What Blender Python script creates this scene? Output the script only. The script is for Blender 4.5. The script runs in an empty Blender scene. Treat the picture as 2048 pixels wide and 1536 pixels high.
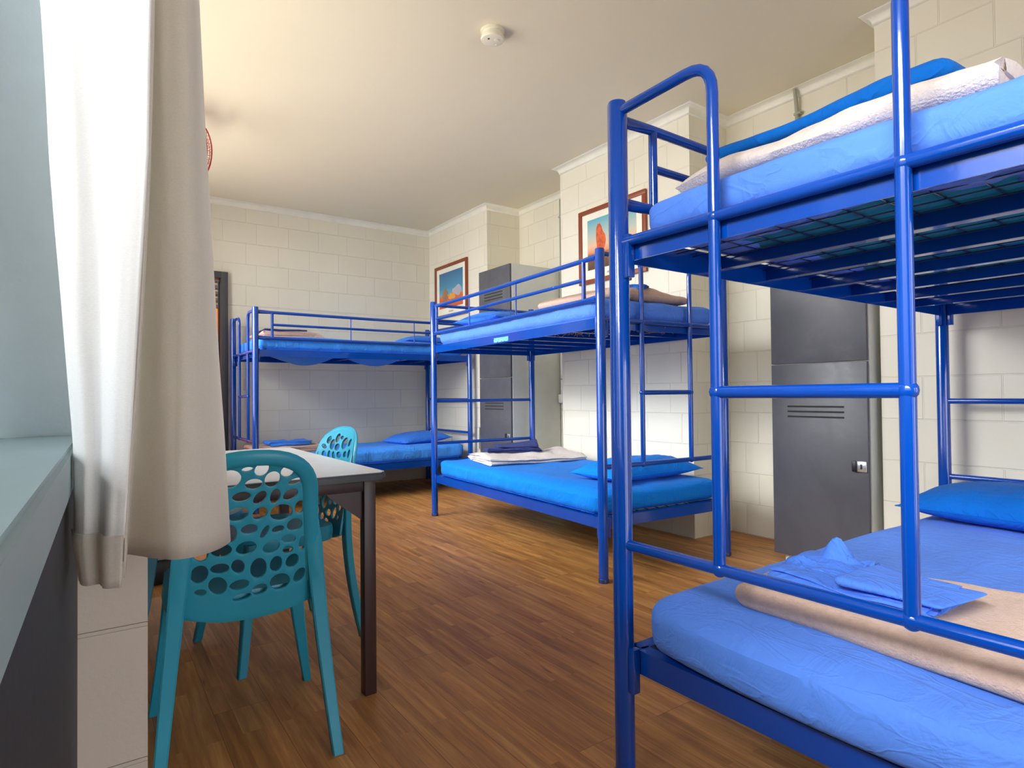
import bpy, bmesh, math, random
from mathutils import Vector, Matrix, noise
from mathutils.geometry import delaunay_2d_cdt
PI = math.pi
S = bpy.context.scene
COL = S.collection
R = math.radians

# ------------------------------------------------------------------ camera, world, light, exposure
cam_d = bpy.data.cameras.new('camera'); cam = bpy.data.objects.new('camera', cam_d); COL.objects.link(cam)
cam_d.sensor_width = 36.0; cam_d.lens = 36.0 * 1212.0 / 2048.0
cam_d.clip_start = 0.02
YAW, PITCH, ROLL = 0.608, 0.0161, -0.0101
_f = Vector((math.sin(YAW) * math.cos(PITCH), math.cos(YAW) * math.cos(PITCH), math.sin(PITCH)))
_r = Vector((math.cos(YAW), -math.sin(YAW), 0)); _u = _r.cross(_f)
_r2 = _r * math.cos(ROLL) + _u * math.sin(ROLL); _u2 = -_r * math.sin(ROLL) + _u * math.cos(ROLL)
M = Matrix((_r2, _u2, -_f)).transposed().to_4x4(); M.translation = (0, 0, 0.939)
cam.matrix_world = M
S.camera = cam

W = bpy.data.worlds.new('world'); S.world = W; W.use_nodes = True
bg = W.node_tree.nodes['Background']
_n = W.node_tree.nodes; _l = W.node_tree.links
_tc = _n.new('ShaderNodeTexCoord'); _sp = _n.new('ShaderNodeSeparateXYZ'); _l.new(_tc.outputs['Generated'], _sp.inputs[0])
_rp = _n.new('ShaderNodeValToRGB'); _e = _rp.color_ramp.elements; _l.new(_sp.outputs[2], _rp.inputs[0]); _l.new(_rp.outputs[0], bg.inputs['Color'])
_e[0].position = 0.02; _e[0].color = (0.30, 0.30, 0.28, 1); _e[1].position = 0.30; _e[1].color = (0.88, 0.94, 1.0, 1)   # low sky darkened to cut light on the upper walls, open sky above
bg.inputs['Strength'].default_value = 3.4

def area(name, loc, look, sx, sy, power, col):
    d = bpy.data.lights.new(name, 'AREA'); d.shape = 'RECTANGLE'; d.size = sx; d.size_y = sy
    d.energy = power; d.color = col
    o = bpy.data.objects.new(name, d); COL.objects.link(o); o.location = loc
    o.rotation_euler = Vector(look).to_track_quat('-Z', 'Y').to_euler()
    return o
# daylight through the windows of the left wall: sky and sun, then added lamps for sill bounce and rear fill
sun_d = bpy.data.lights.new('sun', 'SUN'); sun_d.energy = 10.0; sun_d.angle = R(1.0); sun_d.color = (1.0, 0.90, 0.72)
sun = bpy.data.objects.new('sun', sun_d); COL.objects.link(sun); sun.location = (-3, 2, 8)
sun.rotation_euler = Vector((math.cos(R(75)), 0.02, -math.sin(R(75)))).to_track_quat('-Z', 'Y').to_euler()
area('daylight_near_window', (-1.25, -0.30, 2.75), (1, 0.25, -0.85), 2.6, 1.2, 310, (0.95, 0.97, 1.0))
area('daylight_far_window', (-0.50, 3.75, 1.76), (1, 0.0, -0.15), 3.6, 1.6, 50, (0.98, 0.98, 1.0))
area('daylight_far_sky', (-1.45, 3.75, 3.0), (1, 0.0, -0.95), 4.2, 1.3, 250, (0.96, 0.98, 1.0))
pb = area('sill_bounce_fill', (-0.11, 3.75, 0.93), (0.22, 0.0, 1.0), 3.5, 0.12, 20, (1.0, 0.92, 0.78)); pb.data.spread = R(120)  # added lamp above the sill, stands in for bounced sun on the ceiling
area('rear_fill', (1.5, -2.45, 1.05), (-0.08, 1, -0.12), 2.3, 1.9, 28, (0.96, 0.97, 1.0))  # added fill from behind the camera, no source known there

S.view_settings.view_transform = 'Standard'; S.view_settings.look = 'None'
S.view_settings.gamma = 1.0; S.view_settings.exposure = 0.50
try: S.view_settings.use_curve_mapping = False
except Exception: pass
S.cycles.use_denoising = True
S.cycles.max_bounces = 9; S.cycles.diffuse_bounces = 8; S.cycles.glossy_bounces = 3
S.cycles.transmission_bounces = 4; S.cycles.transparent_max_bounces = 8
S.cycles.caustics_reflective = False; S.cycles.caustics_refractive = False
S.cycles.sample_clamp_indirect = 6.0

# ------------------------------------------------------------------ materials
def srgb(r, g, b):
    f = lambda c: (c / 12.92) if c <= 0.04045 else ((c + 0.055) / 1.055) ** 2.4
    return (f(r / 255), f(g / 255), f(b / 255), 1)
class NT:
    def __init__(s, name):
        s.m = bpy.data.materials.new(name); s.m.use_nodes = True; s.t = s.m.node_tree
        s.b = s.t.nodes['Principled BSDF']; s.out = s.t.nodes['Material Output']
    def n(s, typ, **kw):
        k = s.t.nodes.new(typ)
        for a, v in kw.items(): setattr(k, a, v)
        return k
    def l(s, a, b): s.t.links.new(a, b)
    def noise(s, scale, detail=3, rough=0.55, vec=None, dist=0.0):
        k = s.n('ShaderNodeTexNoise'); k.inputs['Scale'].default_value = scale
        k.inputs['Detail'].default_value = detail; k.inputs['Roughness'].default_value = rough
        k.inputs['Distortion'].default_value = dist
        if vec: s.l(vec, k.inputs['Vector'])
        return k
    def coord(s, kind='Object', scale=None, loc=None, rot=None):
        c = s.n('ShaderNodeTexCoord')
        if scale is None and loc is None and rot is None: return c.outputs[kind]
        mp = s.n('ShaderNodeMapping'); s.l(c.outputs[kind], mp.inputs['Vector'])
        if scale: mp.inputs['Scale'].default_value = scale
        if loc: mp.inputs['Location'].default_value = loc
        if rot: mp.inputs['Rotation'].default_value = rot
        return mp.outputs[0]
    def ramp(s, src, stops, interp='LINEAR'):
        k = s.n('ShaderNodeValToRGB'); e = k.color_ramp.elements; k.color_ramp.interpolation = interp
        while len(e) < len(stops): e.new(0.5)
        for i, (p, c) in enumerate(stops): e[i].position = p; e[i].color = c if len(c) == 4 else (*c, 1)
        s.l(src, k.inputs[0]); return k.outputs[0]
    def mix(s, fac, a, b, mode='MIX'):
        k = s.n('ShaderNodeMix', data_type='RGBA', blend_type=mode)
        for sock, v in ((k.inputs[0], fac), (k.inputs[6], a), (k.inputs[7], b)):
            if hasattr(v, 'links'): s.l(v, sock)
            else: sock.default_value = v
        return k.outputs[2]
    def bump(s, h, strength=0.3, dist=0.01, normal=None):
        k = s.n('ShaderNodeBump'); k.inputs['Strength'].default_value = strength
        k.inputs['Distance'].default_value = dist; s.l(h, k.inputs['Height'])
        if normal: s.l(normal, k.inputs['Normal'])
        s.l(k.outputs[0], s.b.inputs['Normal']); return k.outputs[0]
    def set(s, **kw):
        for k, v in kw.items(): s.b.inputs[k.replace('_', ' ')].default_value = v
        return s

def plain(name, col, rough=0.5, metal=0.0, coat=0.0, bump=None, spec=0.5, var=0.06):
    t = NT(name)
    nz = t.noise(6, 4, 0.6, t.coord())
    a = tuple(c * (1 - var) for c in col[:3]) + (1,); b = tuple(min(1, c * (1 + var * 0.8)) for c in col[:3]) + (1,)
    t.l(t.ramp(nz.outputs['Fac'], [(0.3, a), (0.7, b)]), t.b.inputs['Base Color'])
    t.set(Roughness=rough, Metallic=metal, Coat_Weight=coat, Specular_IOR_Level=spec)
    t.b.inputs['Coat Roughness'].default_value = 0.06
    if bump: t.bump(t.noise(bump[0], 3, 0.6, t.coord()).outputs['Fac'], bump[1], bump[2])
    return t.m

def blockwork(name, col, off=(0, 0, 0)):
    t = NT(name)
    uv = t.coord('UV', loc=off)
    br = t.n('ShaderNodeTexBrick'); t.l(uv, br.inputs['Vector'])
    br.offset = 0.685; br.inputs['Scale'].default_value = 1.0
    br.inputs['Brick Width'].default_value = 0.2986; br.inputs['Row Height'].default_value = 0.2
    br.inputs['Mortar Size'].default_value = 0.0038; br.inputs['Mortar Smooth'].default_value = 0.35
    br.inputs['Color1'].default_value = tuple(c * 0.975 for c in col[:3]) + (1,)
    br.inputs['Color2'].default_value = tuple(min(1, c * 1.02) for c in col[:3]) + (1,)
    br.inputs['Mortar'].default_value = tuple(c * 0.97 for c in col[:3]) + (1,)
    nz = t.noise(1.7, 4, 0.6, t.coord())
    c = t.mix(1.0, br.outputs['Color'], t.ramp(nz.outputs['Fac'], [(0.3, (0.95, 0.95, 0.95)), (0.7, (1, 1, 1))]), 'MULTIPLY')
    t.l(c, t.b.inputs['Base Color'])
    t.set(Roughness=0.55, Specular_IOR_Level=0.35)
    fine = t.noise(95, 4, 0.65, t.coord())
    pit = t.noise(38, 2, 0.5, t.coord())
    mm = t.n('ShaderNodeMath', operation='MULTIPLY'); t.l(br.outputs['Fac'], mm.inputs[0]); mm.inputs[1].default_value = -1.0
    m2 = t.n('ShaderNodeMath', operation='MULTIPLY_ADD'); t.l(fine.outputs['Fac'], m2.inputs[0]); m2.inputs[1].default_value = 0.10; t.l(mm.outputs[0], m2.inputs[2])
    m3 = t.n('ShaderNodeMath', operation='MULTIPLY_ADD'); t.l(pit.outputs['Fac'], m3.inputs[0]); m3.inputs[1].default_value = 0.10; t.l(m2.outputs[0], m3.inputs[2])
    t.bump(m3.outputs[0], 0.75, 0.005)
    return t.m

def woodfloor():
    t = NT('timber_plank_vinyl')
    uv = t.coord('UV')
    br = t.n('ShaderNodeTexBrick'); t.l(uv, br.inputs['Vector']); br.offset = 0.37; br.offset_frequency = 2
    br.inputs['Scale'].default_value = 1.0
    br.inputs['Brick Width'].default_value = 1.22; br.inputs['Row Height'].default_value = 0.15
    br.inputs['Mortar Size'].default_value = 0.0009; br.inputs['Mortar Smooth'].default_value = 0.1
    br.inputs['Color1'].default_value = (0, 0, 0, 1); br.inputs['Color2'].default_value = (1, 1, 1, 1); br.inputs['Mortar'].default_value = (0.5, 0.5, 0.5, 1)
    # the printed strips inside a plank
    sp = t.n('ShaderNodeTexBrick'); t.l(uv, sp.inputs['Vector']); sp.offset = 0.43
    sp.inputs['Scale'].default_value = 1.0; sp.inputs['Brick Width'].default_value = 0.61; sp.inputs['Row Height'].default_value = 0.05
    sp.inputs['Mortar Size'].default_value = 0.0; sp.inputs['Color1'].default_value = (0, 0, 0, 1); sp.inputs['Color2'].default_value = (1, 1, 1, 1)
    # shift the grain by plank and strip
    add = t.n('ShaderNodeVectorMath', operation='MULTIPLY_ADD'); t.l(sp.outputs['Color'], add.inputs[0]); add.inputs[1].default_value = (3.1, 2.3, 0); t.l(uv, add.inputs[2])
    add2 = t.n('ShaderNodeVectorMath', operation='MULTIPLY_ADD'); t.l(br.outputs['Color'], add2.inputs[0]); add2.inputs[1].default_value = (5.7, 1.9, 0); t.l(add.outputs[0], add2.inputs[2])
    mp = t.n('ShaderNodeMapping'); t.l(add2.outputs[0], mp.inputs['Vector']); mp.inputs['Scale'].default_value = (2.0, 34, 1)
    g1 = t.noise(1.0, 6, 0.62, mp.outputs[0], 0.35)
    mp2 = t.n('ShaderNodeMapping'); t.l(add2.outputs[0], mp2.inputs['Vector']); mp2.inputs['Scale'].default_value = (1.1, 9, 1)
    g2 = t.noise(1.0, 3, 0.55, mp2.outputs[0], 1.6)
    mp3 = t.n('ShaderNodeMapping'); t.l(add2.outputs[0], mp3.inputs['Vector']); mp3.inputs['Scale'].default_value = (9, 150, 1)
    g3 = t.noise(1.0, 3, 0.6, mp3.outputs[0])
    c1 = t.ramp(g1.outputs['Fac'], [(0.30, srgb(108, 65, 33)), (0.44, srgb(160, 105, 57)), (0.56, srgb(192, 135, 75)), (0.72, srgb(222, 169, 99))])
    c2 = t.ramp(g2.outputs['Fac'], [(0.30, srgb(148, 97, 52)), (0.5, srgb(190, 133, 73)), (0.72, srgb(220, 167, 99))])
    c = t.mix(0.5, c1, c2)
    # knots and dark mineral streaks
    mp4 = t.n('ShaderNodeMapping'); t.l(add2.outputs[0], mp4.inputs['Vector']); mp4.inputs['Scale'].default_value = (3.2, 16, 1)
    g4 = t.noise(1.0, 2, 0.5, mp4.outputs[0], 0.8)
    dk = t.ramp(g4.outputs['Fac'], [(0.70, (1, 1, 1)), (0.80, (0.55, 0.45, 0.38))])
    c = t.mix(1.0, c, dk, 'MULTIPLY')
    tone = t.ramp(sp.outputs['Color'], [(0.0, (0.84, 0.82, 0.80)), (0.5, (1, 1, 1)), (1.0, (1.13, 1.10, 1.04))])
    c = t.mix(1.0, c, tone, 'MULTIPLY')
    fine = t.ramp(g3.outputs['Fac'], [(0.35, (0.88, 0.88, 0.88)), (0.6, (1.03, 1.03, 1.03))])
    c = t.mix(1.0, c, fine, 'MULTIPLY')
    seam = t.ramp(br.outputs['Fac'], [(0.0, (1, 1, 1)), (1.0, (0.45, 0.4, 0.36))])
    c = t.mix(1.0, c, seam, 'MULTIPLY')
    t.l(c, t.b.inputs['Base Color'])
    t.set(Roughness=0.48, Specular_IOR_Level=0.4)
    t.bump(g3.outputs['Fac'], 0.12, 0.002)
    return t.m

def cloth(name, col, weave=420, rough=0.85, wr=0.25, var=0.08, sheen=0.04, wscale=5.0):
    t = NT(name)
    nz = t.noise(3.5, 4, 0.6, t.coord())
    a = tuple(c * (1 - var) for c in col[:3]) + (1,); b = tuple(min(1, c * (1 + var)) for c in col[:3]) + (1,)
    t.l(t.ramp(nz.outputs['Fac'], [(0.3, a), (0.7, b)]), t.b.inputs['Base Color'])
    t.set(Roughness=rough, Sheen_Weight=sheen, Specular_IOR_Level=0.2)
    w1 = t.noise(wscale, 4, 0.6, t.coord(scale=(1, 2.6, 1.5)), 0.9)
    w2 = t.noise(weave, 2, 0.5, t.coord())
    m = t.n('ShaderNodeMath', operation='MULTIPLY_ADD'); t.l(w2.outputs['Fac'], m.inputs[0]); m.inputs[1].default_value = 0.03; t.l(w1.outputs['Fac'], m.inputs[2])
    w3 = t.noise(wscale * 0.8, 3, 0.5, t.coord(scale=(2.2, 1, 1.4)), 1.8)
    sb = t.n('ShaderNodeMath', operation='SUBTRACT'); t.l(w3.outputs['Fac'], sb.inputs[0]); sb.inputs[1].default_value = 0.5
    ab = t.n('ShaderNodeMath', operation='ABSOLUTE'); t.l(sb.outputs[0], ab.inputs[0])
    mn = t.n('ShaderNodeMath', operation='MINIMUM'); t.l(ab.outputs[0], mn.inputs[0]); mn.inputs[1].default_value = 0.05
    m5 = t.n('ShaderNodeMath', operation='MULTIPLY_ADD'); t.l(mn.outputs[0], m5.inputs[0]); m5.inputs[1].default_value = -3.2; t.l(m.outputs[0], m5.inputs[2])
    t.bump(m5.outputs[0], wr * 1.3, 0.022)
    return t.m

def fleece(name, col):
    t = NT(name)
    nz = t.noise(60, 4, 0.7, t.coord())
    a = tuple(c * 0.90 for c in col[:3]) + (1,); b = tuple(min(1, c * 1.04) for c in col[:3]) + (1,)
    t.l(t.ramp(nz.outputs['Fac'], [(0.3, a), (0.6, b)]), t.b.inputs['Base Color'])
    t.set(Roughness=0.95, Sheen_Weight=0.12, Specular_IOR_Level=0.1)
    n2 = t.noise(210, 3, 0.6, t.coord()); t.bump(n2.outputs['Fac'], 0.7, 0.006)
    return t.m

def steel_blue():
    t = NT('glossy_blue_powder_coat')
    nz = t.noise(4, 3, 0.5, t.coord())
    c = t.ramp(nz.outputs['Fac'], [(0.3, (0.0005, 0.052, 0.34)), (0.7, (0.0005, 0.062, 0.40))])
    vo = t.noise(30, 3, 0.5, t.coord(scale=(1, 1, 0.35)))
    chip = t.ramp(vo.outputs['Fac'], [(0.785, (0, 0, 0)), (0.80, (1, 1, 1))])
    c = t.mix(chip, c, (0.45, 0.58, 0.75, 1))
    t.l(c, t.b.inputs['Base Color'])
    t.set(Roughness=0.14, Coat_Weight=0.35, Specular_IOR_Level=0.5)
    t.b.inputs['Coat Roughness'].default_value = 0.05
    t.bump(t.noise(55, 2, 0.5, t.coord()).outputs['Fac'], 0.04, 0.004)
    return t.m

def locker_door_mat():
    t = NT('locker_grey_laminate')
    n1 = t.noise(3.0, 5, 0.65, t.coord(), 0.6)
    c = t.ramp(n1.outputs['Fac'], [(0.35, srgb(74, 75, 82)), (0.55, srgb(82, 83, 90)), (0.75, srgb(96, 97, 102))])
    t.l(c, t.b.inputs['Base Color'])
    n2 = t.noise(7.0, 5, 0.7, t.coord(), 1.0)
    t.l(t.ramp(n2.outputs['Fac'], [(0.3, (0.36, 0.36, 0.36)), (0.7, (0.52, 0.52, 0.52))]), t.b.inputs['Roughness'])
    t.set(Specular_IOR_Level=0.6)
    return t.m

def curtain_mat(name, col, trans):
    t = NT(name)
    wv = t.noise(1.0, 3, 0.6, t.coord(scale=(420, 420, 1500)))
    a = tuple(c * 0.95 for c in col[:3]) + (1,); b = tuple(min(1, c * 1.02) for c in col[:3]) + (1,)
    cc = t.ramp(wv.outputs['Fac'], [(0.35, a), (0.62, b)])
    t.l(cc, t.b.inputs['Base Color']); t.set(Roughness=0.9, Specular_IOR_Level=0.1, Sheen_Weight=0.2)
    t.bump(wv.outputs['Fac'], 0.35, 0.001)
    tr = t.n('ShaderNodeBsdfTranslucent'); t.l(cc, tr.inputs['Color'])
    mx = t.n('ShaderNodeMixShader'); mx.inputs[0].default_value = trans
    t.l(t.b.outputs[0], mx.inputs[1]); t.l(tr.outputs[0], mx.inputs[2]); t.l(mx.outputs[0], t.out.inputs['Surface'])
    return t.m

def glass_mat():
    t = NT('window_glass')
    tr = t.n('ShaderNodeBsdfTransparent'); gl = t.n('ShaderNodeBsdfGlossy'); gl.inputs['Roughness'].default_value = 0.02
    fr = t.n('ShaderNodeFresnel'); fr.inputs[0].default_value = 1.45
    mx = t.n('ShaderNodeMixShader'); t.l(fr.outputs[0], mx.inputs[0]); t.l(tr.outputs[0], mx.inputs[1]); t.l(gl.outputs[0], mx.inputs[2])
    t.l(mx.outputs[0], t.out.inputs['Surface']); return t.m

def print_mat(name, stops, sc):
    t = NT(name)
    g = t.n('ShaderNodeSeparateXYZ'); t.l(t.coord('UV'), g.inputs[0])
    nz = t.noise(9, 5, 0.65, t.coord('UV', scale=(1, 2.2, 1)))
    m = t.n('ShaderNodeMath', operation='MULTIPLY_ADD'); t.l(nz.outputs['Fac'], m.inputs[0]); m.inputs[1].default_value = sc; t.l(g.outputs[1], m.inputs[2])
    s = t.n('ShaderNodeMath', operation='SUBTRACT'); t.l(m.outputs[0], s.inputs[0]); s.inputs[1].default_value = sc * 0.5
    t.l(t.ramp(s.outputs[0], stops), t.b.inputs['Base Color']); t.set(Roughness=0.25, Specular_IOR_Level=0.4)
    return t.m

WALLC = srgb(229, 224, 206)
mt = {}
mt['block_back'] = blockwork('painted_block_back', WALLC, (-3.0123, 0, 0))
mt['block'] = blockwork('painted_block_side', WALLC, (0.07, 0, 0))
mt['pier'] = blockwork('shaded_block_pier', srgb(196, 186, 174), (0.02, 0, 0))  # wall paint made duller, puts the pier face's shade into its colour
mt['ceiling'] = plain('ceiling_paint', srgb(222, 214, 192), 0.7, bump=(30, 0.03, 0.01), var=0.008)
mt['cornice'] = plain('cornice_paint', srgb(232, 230, 216), 0.5)
mt['floor'] = woodfloor()
mt['blue'] = steel_blue()
mt['wire'] = plain('blue_wire', (0.02, 0.04, 0.14, 1), 0.22)
mt['sheet_light'] = cloth('periwinkle_sheet', srgb(90, 140, 236), wr=0.30)
mt['sheet_mid'] = cloth('mid_blue_sheet', srgb(64, 148, 250), wr=0.35)
mt['sheet_azure'] = cloth('azure_sheet', srgb(0, 124, 222), wr=0.30, var=0.05)
mt['azure_cloth'] = cloth('azure_cotton', srgb(0, 102, 194), wr=0.4)
mt['navy'] = cloth('navy_cotton', srgb(48, 60, 118), wr=0.4)
mt['cloth_blue'] = cloth('blue_cotton', srgb(56, 124, 226), wr=0.4)
mt['cloth_peri'] = cloth('periwinkle_cotton', srgb(78, 128, 226), wr=0.45)
mt['under'] = cloth('teal_mattress_underside', srgb(0, 138, 172), wr=0.2)
mt['fleece_pale'] = fleece('pale_pink_fleece', srgb(232, 216, 206))
mt['fleece_tan'] = fleece('tan_fleece', srgb(212, 180, 160))
mt['fleece_cream'] = fleece('cream_fleece', srgb(226, 214, 206))
mt['locker_door'] = locker_door_mat()
mt['locker_body'] = plain('locker_pale_melamine', srgb(214, 216, 208), 0.45)
mt['black'] = plain('black_plastic', (0.01, 0.01, 0.012, 1), 0.4)
mt['dark'] = plain('slot_shade_and_dark_print', (0.02, 0.02, 0.02, 1), 0.8)
mt['chrome'] = plain('chrome_plate', (0.75, 0.77, 0.78, 1), 0.25, metal=0.8)
mt['teal'] = plain('turquoise_polypropylene', srgb(34, 148, 178), 0.38, bump=(260, 0.05, 0.001))
mt['tabletop'] = plain('pale_grey_laminate', srgb(232, 234, 236), 0.3)
mt['edge'] = plain('black_table_edging', (0.014, 0.016, 0.02, 1), 0.35)
mt['brown'] = plain('dark_brown_steel', srgb(62, 42, 42), 0.4)
mt['curtain'] = curtain_mat('linen_curtain', srgb(240, 236, 228), 0.6)
mt['lining'] = curtain_mat('white_curtain_lining', srgb(252, 252, 251), 0.3)
mt['darkpaint'] = plain('charcoal_wall_paint', srgb(38, 44, 50), 0.6, bump=(60, 0.1, 0.004))
mt['reveal'] = plain('grey_blue_reveal_paint', srgb(214, 234, 242), 0.5, bump=(70, 0.15, 0.004))
mt['sill'] = plain('grey_sill_paint', srgb(150, 172, 176), 0.4)
mt['doorframe'] = plain('charcoal_door_frame', srgb(70, 72, 78), 0.45)
mt['orange'] = plain('orange_wall_paint', srgb(222, 128, 40), 0.6)
mt['white'] = plain('white_plastic', srgb(226, 226, 220), 0.4)
mt['ivory'] = plain('ivory_plastic', srgb(224, 219, 200), 0.45)
mt['conduit'] = plain('grey_painted_conduit', srgb(158, 158, 142), 0.5)
mt['pipe'] = plain('white_painted_pipe', srgb(212, 214, 208), 0.45)
mt['picture_frame'] = plain('red_brown_timber', srgb(134, 62, 38), 0.4, bump=(90, 0.1, 0.002))
mt['mat'] = plain('cream_mount_board', srgb(236, 232, 214), 0.8)
mt['glass'] = glass_mat()
mt['alu'] = plain('aluminium', (0.6, 0.62, 0.63, 1), 0.35, metal=0.7)
mt['red'] = plain('red_fan_enamel', srgb(178, 32, 26), 0.35)
mt['paving'] = plain('outdoor_concrete', srgb(128, 118, 104), 0.9)
mt['straw'] = plain('coir_fibre', srgb(172, 134, 98), 0.95)

# ------------------------------------------------------------------ mesh helpers
def link(name, me, m, parent=None):
    o = bpy.data.objects.new(name, me); COL.objects.link(o)
    if m is not None: me.materials.append(m)
    if parent is not None: o.parent = parent
    return o
def obj(name, bm, m, parent=None, smooth=True, ang=40):
    bmesh.ops.recalc_face_normals(bm, faces=bm.faces)
    me = bpy.data.meshes.new(name); bm.to_mesh(me); bm.free()
    if smooth:
        me.polygons.foreach_set('use_smooth', [True] * len(me.polygons))
        try: me.set_sharp_from_angle(angle=R(ang))
        except Exception: pass
    return link(name, me, m, parent)
def thing(name, label, cat, loc=(0, 0, 0), rz=0.0, group=None):
    o = bpy.data.objects.new(name, None); COL.objects.link(o); o.location = loc; o.rotation_euler = (0, 0, rz)
    o.empty_display_size = 0.1; return tag(o, label, cat, group)
def tag(o, label, cat, group=None):
    o['label'] = label; o['category'] = cat
    if group: o['group'] = group
    return o
def struct(o): o['kind'] = 'structure'; return o
def bx(bm, c, d, bev=0.0, rz=0.0, seg=2):
    r = bmesh.ops.create_cube(bm, size=1.0); vs = r['verts']
    bmesh.ops.scale(bm, verts=vs, vec=d)
    if bev:
        es = list({e for v in vs for e in v.link_edges})
        g = bmesh.ops.bevel(bm, geom=es, offset=bev, segments=seg, profile=0.5, affect='EDGES')
        vs = list({v for v in g['verts']} | {v for v in vs if v.is_valid})
        allv = set(); st = [vs[0]]
        while st:
            v = st.pop()
            if v in allv: continue
            allv.add(v); st += [e.other_vert(v) for e in v.link_edges]
        vs = list(allv)
    if rz: bmesh.ops.rotate(bm, verts=vs, cent=(0, 0, 0), matrix=Matrix.Rotation(rz, 3, 'Z'))
    bmesh.ops.translate(bm, verts=vs, vec=c); return vs
def box(name, lo, hi, m, parent=None, bev=0.0):
    bm = bmesh.new(); lo = Vector(lo); hi = Vector(hi); bx(bm, (lo + hi) / 2, hi - lo, bev); return obj(name, bm, m, parent, smooth=bev > 0)
def smooth_path(pts, rad=0.0, seg=6):
    pts = [Vector(p) for p in pts]
    if rad <= 0 or len(pts) < 3: return pts
    out = [pts[0]]
    for i in range(1, len(pts) - 1):
        a, b, c = pts[i - 1], pts[i], pts[i + 1]
        d1 = (a - b).normalized(); d2 = (c - b).normalized()
        r = min(rad, (a - b).length * 0.49, (c - b).length * 0.49)
        p, q = b + d1 * r, b + d2 * r
        for k in range(seg + 1):
            t = k / seg; out.append((1 - t) ** 2 * p + 2 * t * (1 - t) * b + t * t * q)
    out.append(pts[-1]); return out
def tube(bm, pts, rad, seg=12, bend=0.0, caps=True, squash=None):
    pts = smooth_path(pts, bend)
    n = len(pts); rings = []; up = None
    for i, p in enumerate(pts):
        t = (pts[min(i + 1, n - 1)] - pts[max(i - 1, 0)]).normalized()
        if up is None:
            ref = Vector((0, 0, 1)) if abs(t.z) < 0.9 else Vector((0, 1, 0))
            up = (ref - t * ref.dot(t)).normalized()
        else: up = (up - t * up.dot(t)).normalized()
        s = t.cross(up); r = rad[i] if isinstance(rad, (list, tuple)) else rad
        q = squash[i] if squash else 1.0
        rings.append([bm.verts.new(p + (up * math.cos(2 * PI * k / seg) + s * math.sin(2 * PI * k / seg) * q) * r) for k in range(seg)])
    for a, b in zip(rings, rings[1:]):
        for k in range(seg): bm.faces.new((a[k], a[(k + 1) % seg], b[(k + 1) % seg], b[k]))
    if caps: bm.faces.new(rings[0][::-1]); bm.faces.new(rings[-1])
    return rings
def pipe(name, pts, rad, m, parent=None, seg=12, bend=0.0):
    bm = bmesh.new(); tube(bm, pts, rad, seg, bend); return obj(name, bm, m, parent)
def lathe(bm, prof, seg=32, c=(0, 0, 0), axis='Z'):
    rings = []
    for r, z in prof:
        ring = []
        for k in range(seg):
            a = 2 * PI * k / seg
            p = Vector((r * math.cos(a), r * math.sin(a), z)) if axis == 'Z' else Vector((z, r * math.cos(a), r * math.sin(a)))
            ring.append(bm.verts.new(p + Vector(c)))
        rings.append(ring)
    for a, b in zip(rings, rings[1:]):
        for k in range(seg): bm.faces.new((a[k], a[(k + 1) % seg], b[(k + 1) % seg], b[k]))
    if prof[0][0] > 1e-6: bm.faces.new(rings[0][::-1])
    if prof[-1][0] > 1e-6: bm.faces.new(rings[-1])
    bmesh.ops.remove_doubles(bm, verts=bm.verts, dist=1e-6)
def quad_uv(bm, pts, uv):
    lay = bm.loops.layers.uv.verify()
    f = bm.faces.new([bm.verts.new(p) for p in pts])
    for lp, c in zip(f.loops, uv): lp[lay].uv = c
    return f
def slab_wall(name, a, b, z0, z1, th, m, left=True):
    """vertical wall from a to b (plan), thickness th to one side, uv in metres (length, height)"""
    bm = bmesh.new(); a = Vector((*a, 0)); b = Vector((*b, 0)); d = (b - a).normalized()
    n = Vector((-d.y, d.x, 0)) * (1 if left else -1) * th
    lay = bm.loops.layers.uv.verify()
    P = [a, b, b + n, a + n]
    vs0 = [bm.verts.new(p + Vector((0, 0, z0))) for p in P]; vs1 = [bm.verts.new(p + Vector((0, 0, z1))) for p in P]
    ax = 0 if abs(d.x) > abs(d.y) else 1
    fs = []
    for i in range(4):
        j = (i + 1) % 4; fs.append(bm.faces.new((vs0[i], vs0[j], vs1[j], vs1[i])))
    fs.append(bm.faces.new(vs0[::-1])); fs.append(bm.faces.new(vs1))
    for f in fs:
        f.normal_update()
        for lp in f.loops:
            co = lp.vert.co
            if abs(f.normal.z) > 0.5: lp[lay].uv = (co.x, co.y)
            elif abs(f.normal.x) > abs(f.normal.y): lp[lay].uv = (co.y, co.z)
            else: lp[lay].uv = (co.x, co.z)
    bmesh.ops.recalc_face_normals(bm, faces=bm.faces)
    me = bpy.data.meshes.new(name); bm.to_mesh(me); bm.free()
    return struct(link(name, me, m))
def blockbox(name, lo, hi, m):
    return slab_wall(name, (lo[0], lo[1]), (hi[0], lo[1]), lo[2], hi[2], hi[1] - lo[1], m, True)

# ------------------------------------------------------------------ room shell
XC, XR, YD, H, HC = 3.170, 3.558, 6.178, 2.785, 2.731
YA, YB2, YB1, YC2, YC1 = 4.956, 3.831, 2.527, 1.399, 0.10
DIR = R(1.05)                                   # the window wall runs a touch off square
def wx(y, a=0.03): return -a + math.tan(DIR) * y  # its face at a given y

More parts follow.
